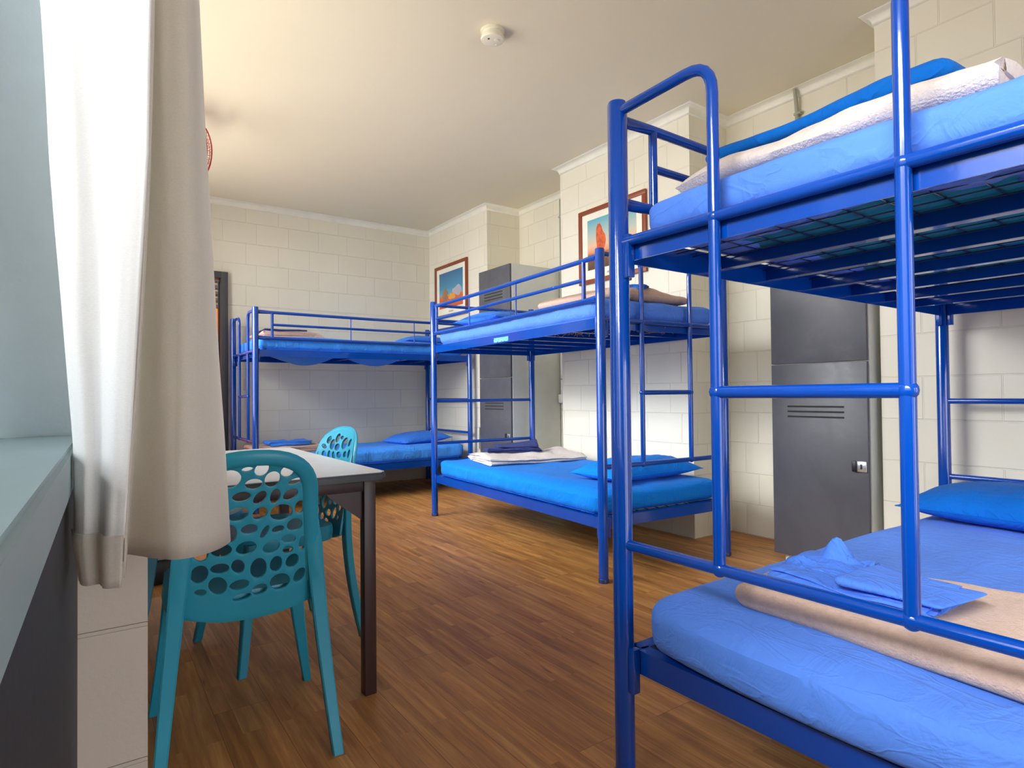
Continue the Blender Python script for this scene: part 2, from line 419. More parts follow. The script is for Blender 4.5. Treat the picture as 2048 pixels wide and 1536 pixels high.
bm = bmesh.new()
x0, x1, y0, y1 = -0.6, 3.8, -3.0, 7.9
quad_uv(bm, [(x0, y0, 0), (x1, y0, 0), (x1, y1, 0), (x0, y1, 0)], [(y0, x0), (y0, x1), (y1, x1), (y1, x0)])
me = bpy.data.meshes.new('floor'); bm.to_mesh(me); bm.free(); struct(link('floor', me, mt['floor']))
bm = bmesh.new(); bx(bm, ((x0 + x1) / 2, (-3 + YD) / 2, H + 0.05), (x1 - x0, YD + 3.2, 0.1)); struct(obj('ceiling', bm, mt['ceiling'], smooth=False))

# back wall with the doorway (opening x 0.16..1.0, up to 2.05)
DX0, DX1, DZ = 0.20, 1.056, 2.104
def wall_pieces(name, pieces, m):
    bm = bmesh.new(); lay = bm.loops.layers.uv.verify()
    for lo, hi in pieces:
        n0 = len(bm.faces)
        vs = bx(bm, ((lo[0] + hi[0]) / 2, (lo[1] + hi[1]) / 2, (lo[2] + hi[2]) / 2), (hi[0] - lo[0], hi[1] - lo[1], hi[2] - lo[2]))
    bm.normal_update()
    for f in bm.faces:
        for lp in f.loops:
            co = lp.vert.co
            if abs(f.normal.z) > 0.5: lp[lay].uv = (co.x, co.y)
            elif abs(f.normal.x) > abs(f.normal.y): lp[lay].uv = (co.y, co.z)
            else: lp[lay].uv = (co.x, co.z)
    me = bpy.data.meshes.new(name); bm.to_mesh(me); bm.free(); return struct(link(name, me, m))
wall_pieces('wall_back', [((-0.3, YD, 0), (DX0, YD + 0.09, H)), ((DX1, YD, 0), (3.8, YD + 0.09, H)), ((DX0, YD, DZ), (DX1, YD + 0.09, H))], mt['block_back'])
wall_pieces('wall_right', [((XR, -3.0, 0), (3.8, YD, H)), ((XC, YA, 0), (XR, YD, H)), ((XC, YB1, 0), (XR, YB2, H)), ((XC, YC1, 0), (XR, YC2, H)),
                           ((XC, -2.3, 0), (XR, -1.03, H))], mt['block'])
wall_pieces('wall_front', [((-0.6, -2.62, 0), (0.5, -2.5, H)), ((2.8, -2.62, 0), (3.8, -2.5, H)), ((0.5, -2.62, 2.1), (2.8, -2.5, H))], mt['block'])

# window wall: charcoal panel below the sill, block piers, lintel
SZ = 0.886
def oblique(name, y0, y1, z0, z1, a, th, m):
    return slab_wall(name, (wx(y0, a), y0), (wx(y1, a), y1), z0, z1, th, m, True)
PY0, PY1 = 1.05, 1.88
oblique('wall_left_apron', -2.5, PY0 + 0.01, 0, SZ - 0.045, 0.034, 0.3, mt['darkpaint'])
oblique('wall_left_apron_far', PY1, 5.6, 0, SZ - 0.045, 0.034, 0.3, mt['block'])
oblique('wall_left_lintel', -2.5, PY1, 2.2, H, 0.034, 0.3, mt['block'])
oblique('wall_left_lintel_far', PY1, YD, 2.70, H, 0.034, 0.3, mt['block'])
oblique('wall_left_end', 5.6, YD, 0, 2.70, 0.034, 0.3, mt['block'])
oblique('wall_left_corner', -2.5, -1.75, SZ - 0.045, 2.2, 0.034, 0.3, mt['block'])
# pier: a square block column standing a little proud of the wall, reveal side painted grey-blue
wall_pieces('wall_left_pier', [((-0.34, PY0 + 0.03, 0), (0.072, PY1, 2.2))], mt['block'])
bm = bmesh.new(); bx(bm, (-0.182, PY0 + 0.0225, (SZ + 2.2) / 2), (0.356, 0.015, 2.2 - SZ)); struct(obj('trim_reveal', bm, mt['reveal'], smooth=False))
bm = bmesh.new(); bx(bm, (0.0215, PY0 + 0.0225, 0.40), (0.099, 0.015, 0.8));
lay = bm.loops.layers.uv.verify(); bm.normal_update()
for f in bm.faces:
    for lp in f.loops:
        co = lp.vert.co; lp[lay].uv = (co.x + 0.1, co.z) if abs(f.normal.y) > 0.5 else (co.y, co.z)
me = bpy.data.meshes.new('wall_left_pier_face'); bm.to_mesh(me); bm.free(); struct(link('wall_left_pier_face', me, mt['pier']))
# sills
def sill(name, ya, yb, m=None):
    bm = bmesh.new()
    pr = [(wx(ya, 0.030), ya), (wx(yb, 0.030), yb), (wx(yb, 0.40), yb), (wx(ya, 0.40), ya)]
    b0 = [bm.verts.new((x, y, SZ - 0.044)) for x, y in pr]; b1 = [bm.verts.new((x, y, SZ)) for x, y in pr]
    for i in range(4): bm.faces.new((b0[i], b0[(i + 1) % 4], b1[(i + 1) % 4], b1[i]))
    bm.faces.new(b0[::-1]); bm.faces.new(b1)
    e = [e for e in bm.edges if e.verts[0].co.z > SZ - 0.01 and e.verts[1].co.z > SZ - 0.01]
    bmesh.ops.bevel(bm, geom=e, offset=0.004, segments=2, affect='EDGES')
    return struct(obj(name, bm, m or mt['sill']))
sill('trim_sill_near', -1.75, PY0 + 0.015); sill('trim_sill_far', PY1, 5.6, mt['cornice'])
def window(n, ya, yb, cols, z1=2.2):
    root = None
    bm = bmesh.new()
    def at(y, dx): return (wx(y, 0.27) + dx, y)
    z0 = SZ
    for y in [ya + 0.02] + [ya + (yb - ya) * k / cols for k in range(1, cols)] + [yb - 0.02]:
        bx(bm, (wx(y, 0.27), y, (z0 + z1) / 2), (0.05, 0.04, z1 - z0))
    ym = (ya + yb) / 2
    for z in (z0 + 0.02, z1 - 0.02): bx(bm, (wx(ym, 0.27), ym, z), (0.05, yb - ya, 0.04), rz=0)
    fr = struct(obj('window_%d' % n, bm, mt['alu'], smooth=False))
    bm = bmesh.new(); bx(bm, (wx(ym, 0.27), ym, (z0 + z1) / 2), (0.006, yb - ya - 0.06, z1 - z0 - 0.06))
    g = obj('glass_pane', bm, mt['glass'], fr, smooth=False)
window(1, -1.75, PY0, 2); window(2, PY1, 5.6, 4, 2.70)
bm = bmesh.new()
for x in (0.52, 1.65, 2.78): bx(bm, (x, -2.56, 1.05), (0.04, 0.05, 2.1))
for z in (0.04, 2.08): bx(bm, (1.65, -2.56, z), (2.3, 0.05, 0.04))
w3 = struct(obj('window_3', bm, mt['alu'], smooth=False))  # unseen rear glazing, added to go with the fill lamp behind the camera
bm = bmesh.new(); bx(bm, (1.65, -2.56, 1.06), (2.24, 0.006, 2.0)); obj('glass_pane', bm, mt['glass'], w3, smooth=False)
bm = bmesh.new(); bx(bm, (-8, 1, -0.06), (15, 22, 0.1)); struct(obj('floor_outdoor_paving', bm, mt['paving'], smooth=False))

# cornices: coved profile swept along plan polylines
def cornice(name, path, w=0.052):
    prof = [(0, HC - H)]
    for k in range(7):
        a = k / 6 * PI / 2
        prof.append((w - w * 0.9 * math.cos(a) - 0.0, (HC - H) + 0.004 + (w - 0.006) * (math.sin(a))) if False else (0.006 + (w - 0.010) * (1 - math.cos(a)), (HC - H) + 0.004 + (w - 0.006) * math.sin(a)))
    prof += [(w, 0.0), (0, 0.0)]
    bm = bmesh.new(); rings = []
    n = len(path)
    for i, p in enumerate(path):
        p = Vector(p)
        d1 = (p - Vector(path[i - 1])).normalized() if i else None
        d2 = (Vector(path[i + 1]) - p).normalized() if i < n - 1 else None
        nn = lambda d: Vector((-d.y, d.x))
        if d1 is None: off = nn(d2)
        elif d2 is None: off = nn(d1)
        else:
            a, b = nn(d1), nn(d2); off = (a + b) / (1 + a.dot(b))
        rings.append([bm.verts.new((p.x + off.x * u, p.y + off.y * u, H + v)) for u, v in prof])
    for a, b in zip(rings, rings[1:]):
        for k in range(len(prof)): bm.faces.new((a[k], a[(k + 1) % len(prof)], b[(k + 1) % len(prof)], b[k]))
    bm.faces.new(rings[0][::-1]); bm.faces.new(rings[-1])
    return struct(obj(name, bm, mt['cornice'], ang=50))
cornice('trim_cornice', [(XC, -1.03), (XR, -1.03), (XR, YC1), (XC, YC1), (XC, YC2), (XR, YC2), (XR, YB1), (XC, YB1), (XC, YB2), (XR, YB2), (XR, YA), (XC, YA), (XC, YD), (wx(YD, 0.034), YD), (wx(-2.5, 0.034), -2.5)])

# doorway frame and the corridor beyond
bm = bmesh.new()
bx(bm, (DX1 - 0.03, YD + 0.035, DZ / 2), (0.06, 0.13, DZ), 0.003); bx(bm, (DX0 + 0.03, YD + 0.035, DZ / 2), (0.06, 0.13, DZ), 0.003)
bx(bm, ((DX0 + DX1) / 2, YD + 0.035, DZ - 0.03), (DX1 - DX0 - 0.12, 0.13, 0.06), 0.003)
bx(bm, (DX1 - 0.066, YD + 0.06, DZ / 2 - 0.04), (0.012, 0.03, DZ - 0.08), 0.002)
struct(obj('door_1', bm, mt['doorframe']))
wall_pieces('wall_corridor', [((-0.6, 7.7, 0), (2.4, 7.8, 1.96)), ((-0.6, YD + 0.14, 0), (-0.5, 7.7, H)), ((2.3, YD + 0.14, 0), (2.4, 7.7, H)), ((-0.6, YD + 0.14, 2.5), (2.4, 7.8, 2.6))], mt['orange'])
bm = bmesh.new()
for k in range(7): bx(bm, (0.9, 7.70, 1.99 + 0.075 * k), (2.8, 0.02, 0.035))
w4 = struct(obj('window_4', bm, mt['doorframe'], smooth=False))
box('louvre_backing', (-0.5, 7.73, 1.96), (2.3, 7.79, 2.5), mt['conduit'], w4)
area('corridor_fill', (0.9, 7.0, 2.45), (0, 0, -1), 0.6, 0.3, 14, (1.0, 0.93, 0.82))  # unseen area light, added to brighten the corridor
t = tag(box('notice_board', (0.2, 7.675, 1.42), (1.35, 7.699, 1.66), mt['white'], bev=0.004), 'white notice panel on orange corridor wall beyond the doorway', 'notice')
t = thing('poster', 'small printed poster below the white panel in the corridor', 'poster', (0.8, 7.69, 1.0))
box('sheet', (-0.6, 0, 0), (0.6, 0.008, 0.34), mt['white'], t)
box('picture', (-0.5, -0.003, 0.18), (0.5, -0.0005, 0.31), mt['dark'], t); box('picture', (-0.5, -0.003, 0.03), (0.5, -0.0005, 0.13), mt['brown'], t)

# ------------------------------------------------------------------ bunk beds
BL, BW = 2.0, 0.915
def angle_bar(bm, p, q, inward, zt, zb, fl=0.036, th=0.003):
    p = Vector(p); q = Vector(q); i = Vector(inward)
    prof = [(0, zb), (0, zt), (fl, zt), (fl, zt - th), (th, zt - th), (th, zb)]
    rs = [[bm.verts.new(Vector((e.x, e.y, 0)) + i * u + Vector((0, 0, v))) for u, v in prof] for e in (p, q)]
    for k in range(6): bm.faces.new((rs[0][k], rs[0][(k + 1) % 6], rs[1][(k + 1) % 6], rs[1][k]))
    bm.faces.new(rs[0][::-1]); bm.faces.new(rs[1])
def deck(parent, s, zt, zb):
    Y = lambda w: s * w
    for (p, q, i) in (((0.028, Y(0.0)), (BL - 0.028, Y(0.0)), (0, s, 0)), ((0.028, Y(BW)), (BL - 0.028, Y(BW)), (0, -s, 0)),
                      ((0.014, Y(0.028)), (0.014, Y(BW - 0.028)), (1, 0, 0)), ((BL - 0.014, Y(0.028)), (BL - 0.014, Y(BW - 0.028)), (-1, 0, 0))):
        bm = bmesh.new(); angle_bar(bm, (*p, 0), (*q, 0), i, zt, zb); obj('side_rail', bm, mt['blue'], parent, smooth=False)
    for k in range(6):
        l = 0.37 + 0.27 * k
        bm = bmesh.new()
        bx(bm, (l, Y(BW / 2), zt - 0.020), (0.004, BW - 0.008, 0.030)); bx(bm, (l + 0.016, Y(BW / 2), zt - 0.034), (0.03, BW - 0.008, 0.003)); bx(bm, (l + 0.03, Y(BW / 2), zt - 0.020), (0.004, BW - 0.008, 0.030))
        obj('cross_slat', bm, mt['blue'], parent, smooth=False)
    bm = bmesh.new()
    w = 0.075
    while w < BW - 0.03:
        tube(bm, [(0.02, Y(w), zt - 0.004), (BL - 0.02, Y(w), zt - 0.004)], 0.0022, 5); w += 0.075
    l = 0.08
    while l < BL - 0.03:
        tube(bm, [(l, Y(0.004), zt - 0.0075), (l, Y(BW - 0.004), zt - 0.0075)], 0.0018, 5); l += 0.0675
    obj('wire_mesh', bm, mt['wire'], parent)
    for (l, w) in ((0, 0), (BL, 0), (0, BW), (BL, BW)):
        bm = bmesh.new(); il = 1 if l == 0 else -1; iw = 1 if w == 0 else -1
        bx(bm, (l + il * 0.029, Y(w), (zt + zb) / 2 - 0.018), (0.010, 0.022, zt - zb + 0.05), 0.002)
        bx(bm, (l, Y(w + iw * 0.033), (zt + zb) / 2 - 0.018), (0.022, 0.018, zt - zb + 0.05), 0.002)
        o = obj('corner_bracket', bm, mt['blue'], parent)
def bunk(label, loc, rz, s, sticker=False):
    t = thing('bunk_bed', label, 'bunk bed', loc, rz, 'blue steel bunk beds')
    Y = lambda w: s * w
    b = mt['blue']; r = 0.0127
    for (l, w) in ((0, 0), (BL, 0), (0, BW), (BL, BW)):
        bm = bmesh.new(); tube(bm, [(l, Y(w), 0.0), (l, Y(w), 1.654), (l, Y(w), 1.66)], [0.0245, 0.0245, 0.022], 24)
        p = obj('post', bm, b, t)
    # ladder end
    for w0, w1 in ((0, 0.277), (BW, 0.637)):
        sg = 1 if w1 > w0 else -1
        pipe('ladder_rail', [(0, Y(w0 + sg * 0.012), 1.636), (0, Y(w1), 1.642), (0, Y(w1), 0.568)], r, b, t, 16, 0.07)
    pipe('end_rail', [(0, Y(0.01), 1.308), (0, Y(BW - 0.01), 1.308)], r, b, t, 16)
    pipe('end_rail', [(0, Y(0.01), 0.568), (0, Y(BW - 0.01), 0.568)], r, b, t, 16)
    pipe('ladder_rung', [(0, Y(0.277), 0.938), (0, Y(0.637), 0.938)], r, b, t, 16)
    # weld beads where rails meet
    for w, z in ((0.277, 0.568), (0.637, 0.568), (0.277, 0.938), (0.637, 0.938), (0.277, 1.308), (0.637, 1.308)):
        for dz in ((-1, 1) if z > 1 else (1,)):
            pass
        bm = bmesh.new(); bmesh.ops.create_uvsphere(bm, u_segments=14, v_segments=8, radius=0.0150, matrix=Matrix.Translation((0, Y(w), z)) @ Matrix.Diagonal((1.0, 1.15, 1.15, 1)))
        obj('weld_bead', bm, b, t)
    # head end
    for z in (1.635, 1.516, 0.888, 0.560): pipe('head_rail', [(BL, Y(0.01), z), (BL, Y(BW - 0.01), z)], r * 0.95, b, t, 14)
    # guard rail on the room side
    for z, n in ((1.622, 'guard_rail'), (1.413, 'guard_rail')):
        bm = bmesh.new()
        pts = [(0.02, Y(-0.004), z), (0.05, Y(-0.004), z), (0.12, 0, z), (BL / 2, 0, z - 0.004), (BL - 0.12, 0, z), (BL - 0.05, Y(-0.004), z), (BL - 0.02, Y(-0.004), z)]
        tube(bm, pts, [0.016, 0.016, r, r * 0.98, r, 0.016, 0.016], 14, squash=[0.35, 0.35, 1, 1, 1, 0.35, 0.35]); g = obj(n, bm, b, t)
        for l in (0.03, BL - 0.03):
            bm = bmesh.new(); tube(bm, [(l, Y(0.004), z), (l, Y(-0.014), z)], 0.006, 8); obj('bolt', bm, b, g)
    pipe('guard_rail', [(0.13, 0, 1.522), (1.94, 0, 1.522)], 0.0105, b, t, 14)
    for l in (0.13, 1.94): pipe('guard_upright', [(l, 0, 1.415), (l, 0, 1.622)], 0.0115, b, t, 14)
    for l in (0.79, 1.40): pipe('guard_upright', [(l, 0, 1.415), (l, 0, 1.622)], 0.0048, b, t, 10)
    deck(t, s, 1.317, 1.262); deck(t, s, 0.315, 0.259)
    for (l, w) in ((0, 0), (BL, 0), (0, BW), (BL, BW)):
        bm = bmesh.new(); lathe(bm, [(0.0262, 0.0), (0.0262, 0.018), (0.0250, 0.02)], 20, (l, Y(w), 0.0)); obj('foot_cap', bm, mt['wire'], t)
    if sticker:
        tt = NT('rating_sticker'); n = tt.noise(1, 2, 0.5, tt.coord(scale=(260, 1, 90)))
        tt.l(tt.ramp(n.outputs['Fac'], [(0.40, srgb(20, 150, 190)), (0.5, srgb(60, 205, 205)), (0.56, srgb(200, 235, 225))], 'CONSTANT'), tt.b.inputs['Base Color'])
        st = box('sticker', (0.88, -0.003, 1.270) if s > 0 else (0.88, 0.0002, 1.270), (1.06, -0.0002, 1.298) if s > 0 else (1.06, 0.002, 1.298), tt.m, t)
        st['label'] = 'small turquoise printed sticker'
    return t
B1 = ((1.076, 1.076, 0), R(0.8), -1)
B2 = ((2.087, 2.221, 0), R(86.9), -1)
B3 = ((1.088, 5.168, 0), R(0.0), 1)
bunk('blue steel bunk bed nearest the camera with its ladder end at the front', *B1)
bunk('blue steel bunk bed along the locker wall, in the middle of the room', *B2, sticker=True)
bunk('blue steel bunk bed along the far block wall beside the doorway', *B3)

def to_bunk(B, l, w, z=0.0):
    (bx_, by_, _), a, s = B
    return Vector((bx_ + math.cos(a) * l - math.sin(a) * s * w, by_ + math.sin(a) * l + math.cos(a) * s * w, z))
def on_bunk(o, B, l, w, z, turn=0.0):
    o.location = to_bunk(B, l, w, z); o.rotation_euler = (0, 0, B[1] + turn); return o

# ------------------------------------------------------------------ soft things
def nz(x, y, z, s=1.0, seed=0.0): return noise.noise(Vector((x * s + seed, y * s + seed * 0.7, z * s - seed)))
def rounded_box_bm(dx, dy, dz, r, nx, ny, nzv, disp=None):
    """rounded slab centred in x,y and standing on z=0, displaced by disp(p, n)"""
    bm = bmesh.new(); bmesh.ops.create_cube(bm, size=1.0)
    def cut(ax, n):
        es = [e for e in bm.edges if abs((e.verts[0].co - e.verts[1].co)[ax]) > 1e-6 and abs((e.verts[0].co - e.verts[1].co)[(ax + 1) % 3]) < 1e-6 and abs((e.verts[0].co - e.verts[1].co)[(ax + 2) % 3]) < 1e-6]
        bmesh.ops.subdivide_edges(bm, edges=es, cuts=n - 1, use_grid_fill=True)
    cut(0, nx); cut(1, ny); cut(2, nzv)
    hx, hy, hz = dx / 2, dy / 2, dz / 2
    rz = min(r, hz) if dz < 0.1 else 0.042
    def warp(t, h, rr):    # pull grid lines toward the rounded rims
        t = t * 2; return t * h
    for v in bm.verts:
        c = v.co
        p = Vector((c.x * 2 * hx, c.y * 2 * hy, c.z * 2 * hz))
        # push grid lines near the rim
        q = Vector((max(-hx + r, min(hx - r, p.x)), max(-hy + r, min(hy - r, p.y)), max(-hz + rz, min(hz - rz, p.z))))
        d = p - q
        if d.length > 1e-9:
            n = Vector((d.x / r, d.y / r, d.z / rz)); m = max(abs(n.x), abs(n.y), abs(n.z))
            u = n / n.length
            v.co = q + Vector((u.x * r, u.y * r, u.z * rz)) * m
        else: v.co = p
        v.co.z += hz
    if disp:
        bm.normal_update()
        for v in bm.verts: v.co += disp(v.co.copy(), v.normal.copy())
    return bm
def mattress(B, label, z, m, th=0.125, seed=1.0, bulge=0.012, l0=0.045, l1=1.95, w0=0.018, w1=0.897, wr=0.006, sag=0.0, group='mattresses in blue fitted sheets', hang=None):
    dx, dy = l1 - l0, w1 - w0
    def disp(p, n):
        top = max(0.0, n.z)
        side = 1 - abs(n.z)
        f = nz(p.x * 2.2, p.y * 5, 0, 1, seed) * wr * 1.4 * top
        f += nz(p.x * 9, p.y * 1.5, p.z * 3, 1, seed + 3) * wr * side * 1.3
        # gathered creases down the sides
        f += (abs(nz((p.x + p.z * 0.9) * 16, p.y * 3, 0, 1, seed + 7)) - 0.2) * wr * side * 0.9
        e = max(abs(p.x) / (dx / 2), abs(p.y) / (dy / 2))
        soft = -0.012 * max(0.0, e - 0.75) * 4 * top
        bl = -bulge * (1 - min(1.0, (2 * p.y / dy) ** 2)) ** 0.8 * max(0.0, -p.x / (dx / 2)) ** 12
        return n * f + Vector((bl, 0, soft))
    bm = rounded_box_bm(dx, dy, th, 0.055, 110, 54, 9, disp)
    o = obj('mattress', bm, m); tag(o, label, 'mattress', group)
    on_bunk(o, B, (l0 + l1) / 2, (w0 + w1) / 2, z)
    # teal ticking seen through the wire mesh from below
    bm = bmesh.new(); bx(bm, (0, 0, -0.0005), (dx - 0.16, dy - 0.18, 0.003)); u = obj('ticking', bm, mt['under'], o); u['label'] = 'teal mattress underside'
    # tucked sheet edges bunched around the rim underneath
    bm = bmesh.new(); N = 90
    for ax, ln, hw in ((0, dx, dy / 2), (1, dy, dx / 2)):
        for sd in (1, -1):
            rows = []
            for i in range(N + 1):
                x = -ln / 2 + 0.05 + (ln - 0.1) * i / N
                wv = 0.12 + 0.09 * nz(x * 5, sd + ax * 3, 0, 1, seed + 20) + 0.02 * nz(x * 22, sd, 0, 1, seed + 2)
                rp = nz(x * 9, ax + sd, 0, 1, seed)
                zz = [0.006, -0.002 - 0.007 * abs(rp), -0.004 - 0.012 * abs(nz(x * 17, sd, 0, 1, seed + 6)), -0.003 - 0.004 * abs(nz(x * 24, sd, 0, 1, seed + 9))]
                ys = [hw - 0.012, hw - 0.045, hw - 0.045 - wv * 0.55, hw - 0.045 - wv]
                rows.append([bm.verts.new((x, sd * y, z_) if ax == 0 else (sd * y, x, z_ - 0.0015)) for y, z_ in zip(ys, zz)])
            for a, b in zip(rows, rows[1:]):
                for k in range(3): bm.faces.new((a[k], a[k + 1], b[k + 1], b[k]))
    u = obj('tucked_edge', bm, m, o)
    md = u.modifiers.new('s', 'SOLIDIFY'); md.thickness = 0.002
    if hang:
        for (x0_, x1_, dep) in hang:
            bm = bmesh.new(); nx_, ny_ = 26, 14; g = []
            for i in range(nx_ + 1):
                row = []
                for j in range(ny_ + 1):
                    u_, v_ = i / nx_, j / ny_
                    d = math.sin(PI * u_) ** 1.1 * math.sin(PI * min(1, v_ * 1.0)) ** 0.6
                    x = x0_ + (x1_ - x0_) * u_; y = -dy / 2 + 0.05 + 0.55 * v_
                    row.append(bm.verts.new((x - (l0 + l1) / 2, y * (1 if B[2] > 0 else -1), -0.006 - dep * d + 0.004 * nz(x * 12, y * 12, 0, 1, seed))))
                g.append(row)
            for a, b in zip(g, g[1:]):
                for k in range(ny_): bm.faces.new((a[k], a[k + 1], b[k + 1], b[k]))
            h = obj('hanging_sheet', bm, m, o); md = h.modifiers.new('s', 'SOLIDIFY'); md.thickness = 0.002
            h['label'] = 'loose sheet sagging below the slats'
    return o
def pillow(B, label, l, w, z, m, sl=0.36, sw=0.64, th=0.11, turn=0.0, tilt=0.0, seed=1.0, tz=0.0):
    bm = bmesh.new(); nx, ny = 44, 60; top = []; bot = []
    for side in (1, -1):
        g = []
        for i in range(nx + 1):
            row = []
            for j in range(ny + 1):
                u = -1 + 2 * i / nx; v = -1 + 2 * j / ny
                e = (max(0, 1 - abs(u) ** 2.6)) ** 0.62 * (max(0, 1 - abs(v) ** 3.2)) ** 0.55
                pinch = 1 - 0.07 * (1 - abs(v) ** 2) * abs(u) ** 3
                pin2 = 1 - 0.05 * (1 - abs(u) ** 2) * abs(v) ** 3
                x = u * sl / 2 * pinch; y = v * sw / 2 * pin2
                h = th / 2 * e * (1 + 0.10 * nz(u * 1.6, v * 2, 0, 1, seed))
                crease = 0.006 * (abs(nz(u * 3 + v * 4, v * 7, 0, 1, seed + 5)) - 0.15) * (0.3 + e)
                zz = (h + crease) if side > 0 else -h * 0.55
                row.append(bm.verts.new((x, y, zz + th * 0.275)))
            g.append(row)
        for i in range(nx):
            for j in range(ny): bm.faces.new((g[i][j], g[i + 1][j], g[i + 1][j + 1], g[i][j + 1]))
    bmesh.ops.remove_doubles(bm, verts=bm.verts, dist=0.0004)
    o = obj('pillow', bm, m, ang=80); tag(o, label, 'pillow', 'pillows on the bunks'); on_bunk(o, B, l, w, z, turn)
    o.rotation_euler = (tilt, tz, B[1] + turn)
    # piped seam
    bm = bmesh.new(); pts = []
    for k in range(121):
        a = 2 * PI * k / 120; c_, s_ = math.cos(a), math.sin(a)
        q = max(abs(c_), abs(s_)); u, v = c_ / q, s_ / q
        pinch = 1 - 0.07 * (1 - abs(v) ** 2) * abs(u) ** 3; pin2 = 1 - 0.05 * (1 - abs(u) ** 2) * abs(v) ** 3
        pts.append((u * sl / 2 * pinch * 0.998, v * sw / 2 * pin2 * 0.998, th * 0.275))
    tube(bm, pts, 0.0022, 6, caps=False); obj('seam', bm, m, o)
    return o
def folded(name, w, d, layers, t, m, seed=1.0, amp=0.006, gap=0.0015, skew=0.0, parent=None, ny=34, roll_end=None, taper=0.0, droop=0.0):
    """a length of cloth folded back and forth: folds run along y; w across x, d along y"""
    bm = bmesh.new()
    path = []; r = (t + gap) / 2
    n = 14
    for k in range(layers):
        zc = t / 2 + k * (t + gap)
        wk = w / 2 - 0.010 * abs(math.sin(k * 2.3 + seed))
        xs = [(-wk + r) + (2 * wk - 2 * r) * i / n for i in range(n + 1)]
        if k % 2: xs = xs[::-1]
        path += [Vector((x, 0, zc)) for x in xs]
        if k < layers - 1:
            e = xs[-1]; sg = 1 if k % 2 == 0 else -1
            for q in range(1, 6):
                a = -PI / 2 + PI * q / 6
                path.append(Vector((e + sg * r * math.cos(a), 0, zc + r + r * math.sin(a))))
    up = []; dn = []
    for i, p in enumerate(path):
        tt = (path[min(i + 1, len(path) - 1)] - path[max(i - 1, 0)]).normalized(); nn = Vector((-tt.z, 0, tt.x))
        up.append(p + nn * t / 2 * 0.98); dn.append(p - nn * t / 2 * 0.98)
    # rounded ends
    def cap(p, tt): 
        nn = Vector((-tt.z, 0, tt.x)); return [p + nn * t / 2 * 0.98 * math.cos(a) + tt * t / 2 * math.sin(a) for a in (PI / 4, PI / 2, 3 * PI / 4)]
    poly = up + cap(path[-1], (path[-1] - path[-2]).normalized()) + dn[::-1] + cap(path[0], (path[0] - path[1]).normalized())[:]
    rings = []
    H_ = layers * (t + gap)
    for j in range(ny + 1):
        v = -1 + 2 * j / ny; y = v * d / 2
        edge = 1 - (abs(v) ** 10) * 0.05
        ring = []
        for p in poly:
            hz = p.z / H_
            x = p.x * (1 - taper * max(0, -v) ** 2) + skew * hz * v * d * 0.15
            fz = nz(p.x * 5, y * 5, hz * 0.7, 1, seed) * amp * 2 * hz + nz(p.x * 16, y * 16, hz, 1, seed + 4) * amp * 0.6 * hz
            fx = nz(y * 4, hz * 1.5, 0, 1, seed + 9) * amp * 2.2
            fy = nz(p.x * 4, hz * 6, v, 1, seed + 2) * amp * 1.5
            z = p.z * edge * (1 - droop * hz * abs(p.x / (w / 2)) ** 3) + fz * (1 if p.z > t * 0.6 else 0)
            ring.append(bm.verts.new((x + fx, y + fy, z)))
        rings.append(ring)
    L = len(poly)
    for a, b in zip(rings, rings[1:]):
        for k in range(L): bm.faces.new((a[k], a[(k + 1) % L], b[(k + 1) % L], b[k]))
    bm.faces.new(rings[0][::-1]); bm.faces.new(rings[-1])
    bmesh.ops.triangulate(bm, faces=[f for f in bm.faces if len(f.verts) > 4])
    return obj(name, bm, m, parent, ang=60)
def pad(name, corners, th, m, seed=1.0, amp=0.006, r=None, nx=44, ny=34, parent=None, lift=None):
    """soft pad whose plan is a bilinear quad (local metres)"""
    r = r or th * 0.5
    bm = rounded_box_bm(1.0, 1.0, th, 0.06, nx, ny, 6)
    c = [Vector((*p, 0)) for p in corners]
    for v in bm.verts:
        u, w = v.co.x + 0.5, v.co.y + 0.5
        p = (c[0] * (1 - u) + c[1] * u) * (1 - w) + (c[3] * (1 - u) + c[2] * u) * w
        z = v.co.z
        k = z / th
        z += k * (nz(p.x * 4, p.y * 4, 0, 1, seed) * amp * 2 + nz(p.x * 13, p.y * 13, 0, 1, seed + 2) * amp * 0.7)
        if lift: z += k * lift(u, w)
        wob = nz(p.x * 6, p.y * 6, 3, 1, seed + 4) * amp
        v.co = Vector((p.x + wob, p.y - wob, z))
    return obj(name, bm, m, parent, ang=70)

# ------------------------------------------------------------------ bunk 1 bedding
ZU, ZL = 1.3185, 0.3175
mattress(B1, 'periwinkle sheeted mattress on the upper deck of the nearest bunk', ZU, mt['sheet_light'], 0.114, 2.1, l0=0.06)
mattress(B1, 'periwinkle sheeted mattress on the lower deck of the nearest bunk', ZL, mt['sheet_light'], 0.140, 4.3, bulge=0.06, wr=0.008, l0=0.022, w0=0.05)
o = folded('blanket', 0.40, 0.66, 2, 0.034, mt['fleece_pale'], 3.0, 0.009, taper=0.10, droop=0.30); tag(o, 'pale pink fleece blanket folded along the front of the nearest upper bunk', 'blanket', 'fleece blankets'); on_bunk(o, B1, 0.325, 0.40, 1.431)
o.rotation_euler = (0, 0, B1[1] + PI)
o = pad('folded_sheet', [(-0.15, -0.24), (0.22, -0.26), (0.22, 0.28), (-0.15, 0.30)], 0.034, mt['azure_cloth'], 5.0, 0.007, lift=lambda u, w: 0.028 * math.sin(PI * u) * (0.6 + 0.4 * math.sin(w * 9)))
tag(o, 'bright azure folded sheet lying on the pale blanket of the nearest upper bunk', 'sheet'); on_bunk(o, B1, 0.345, 0.40, 1.512)
o.rotation_euler = (0, 0, B1[1])
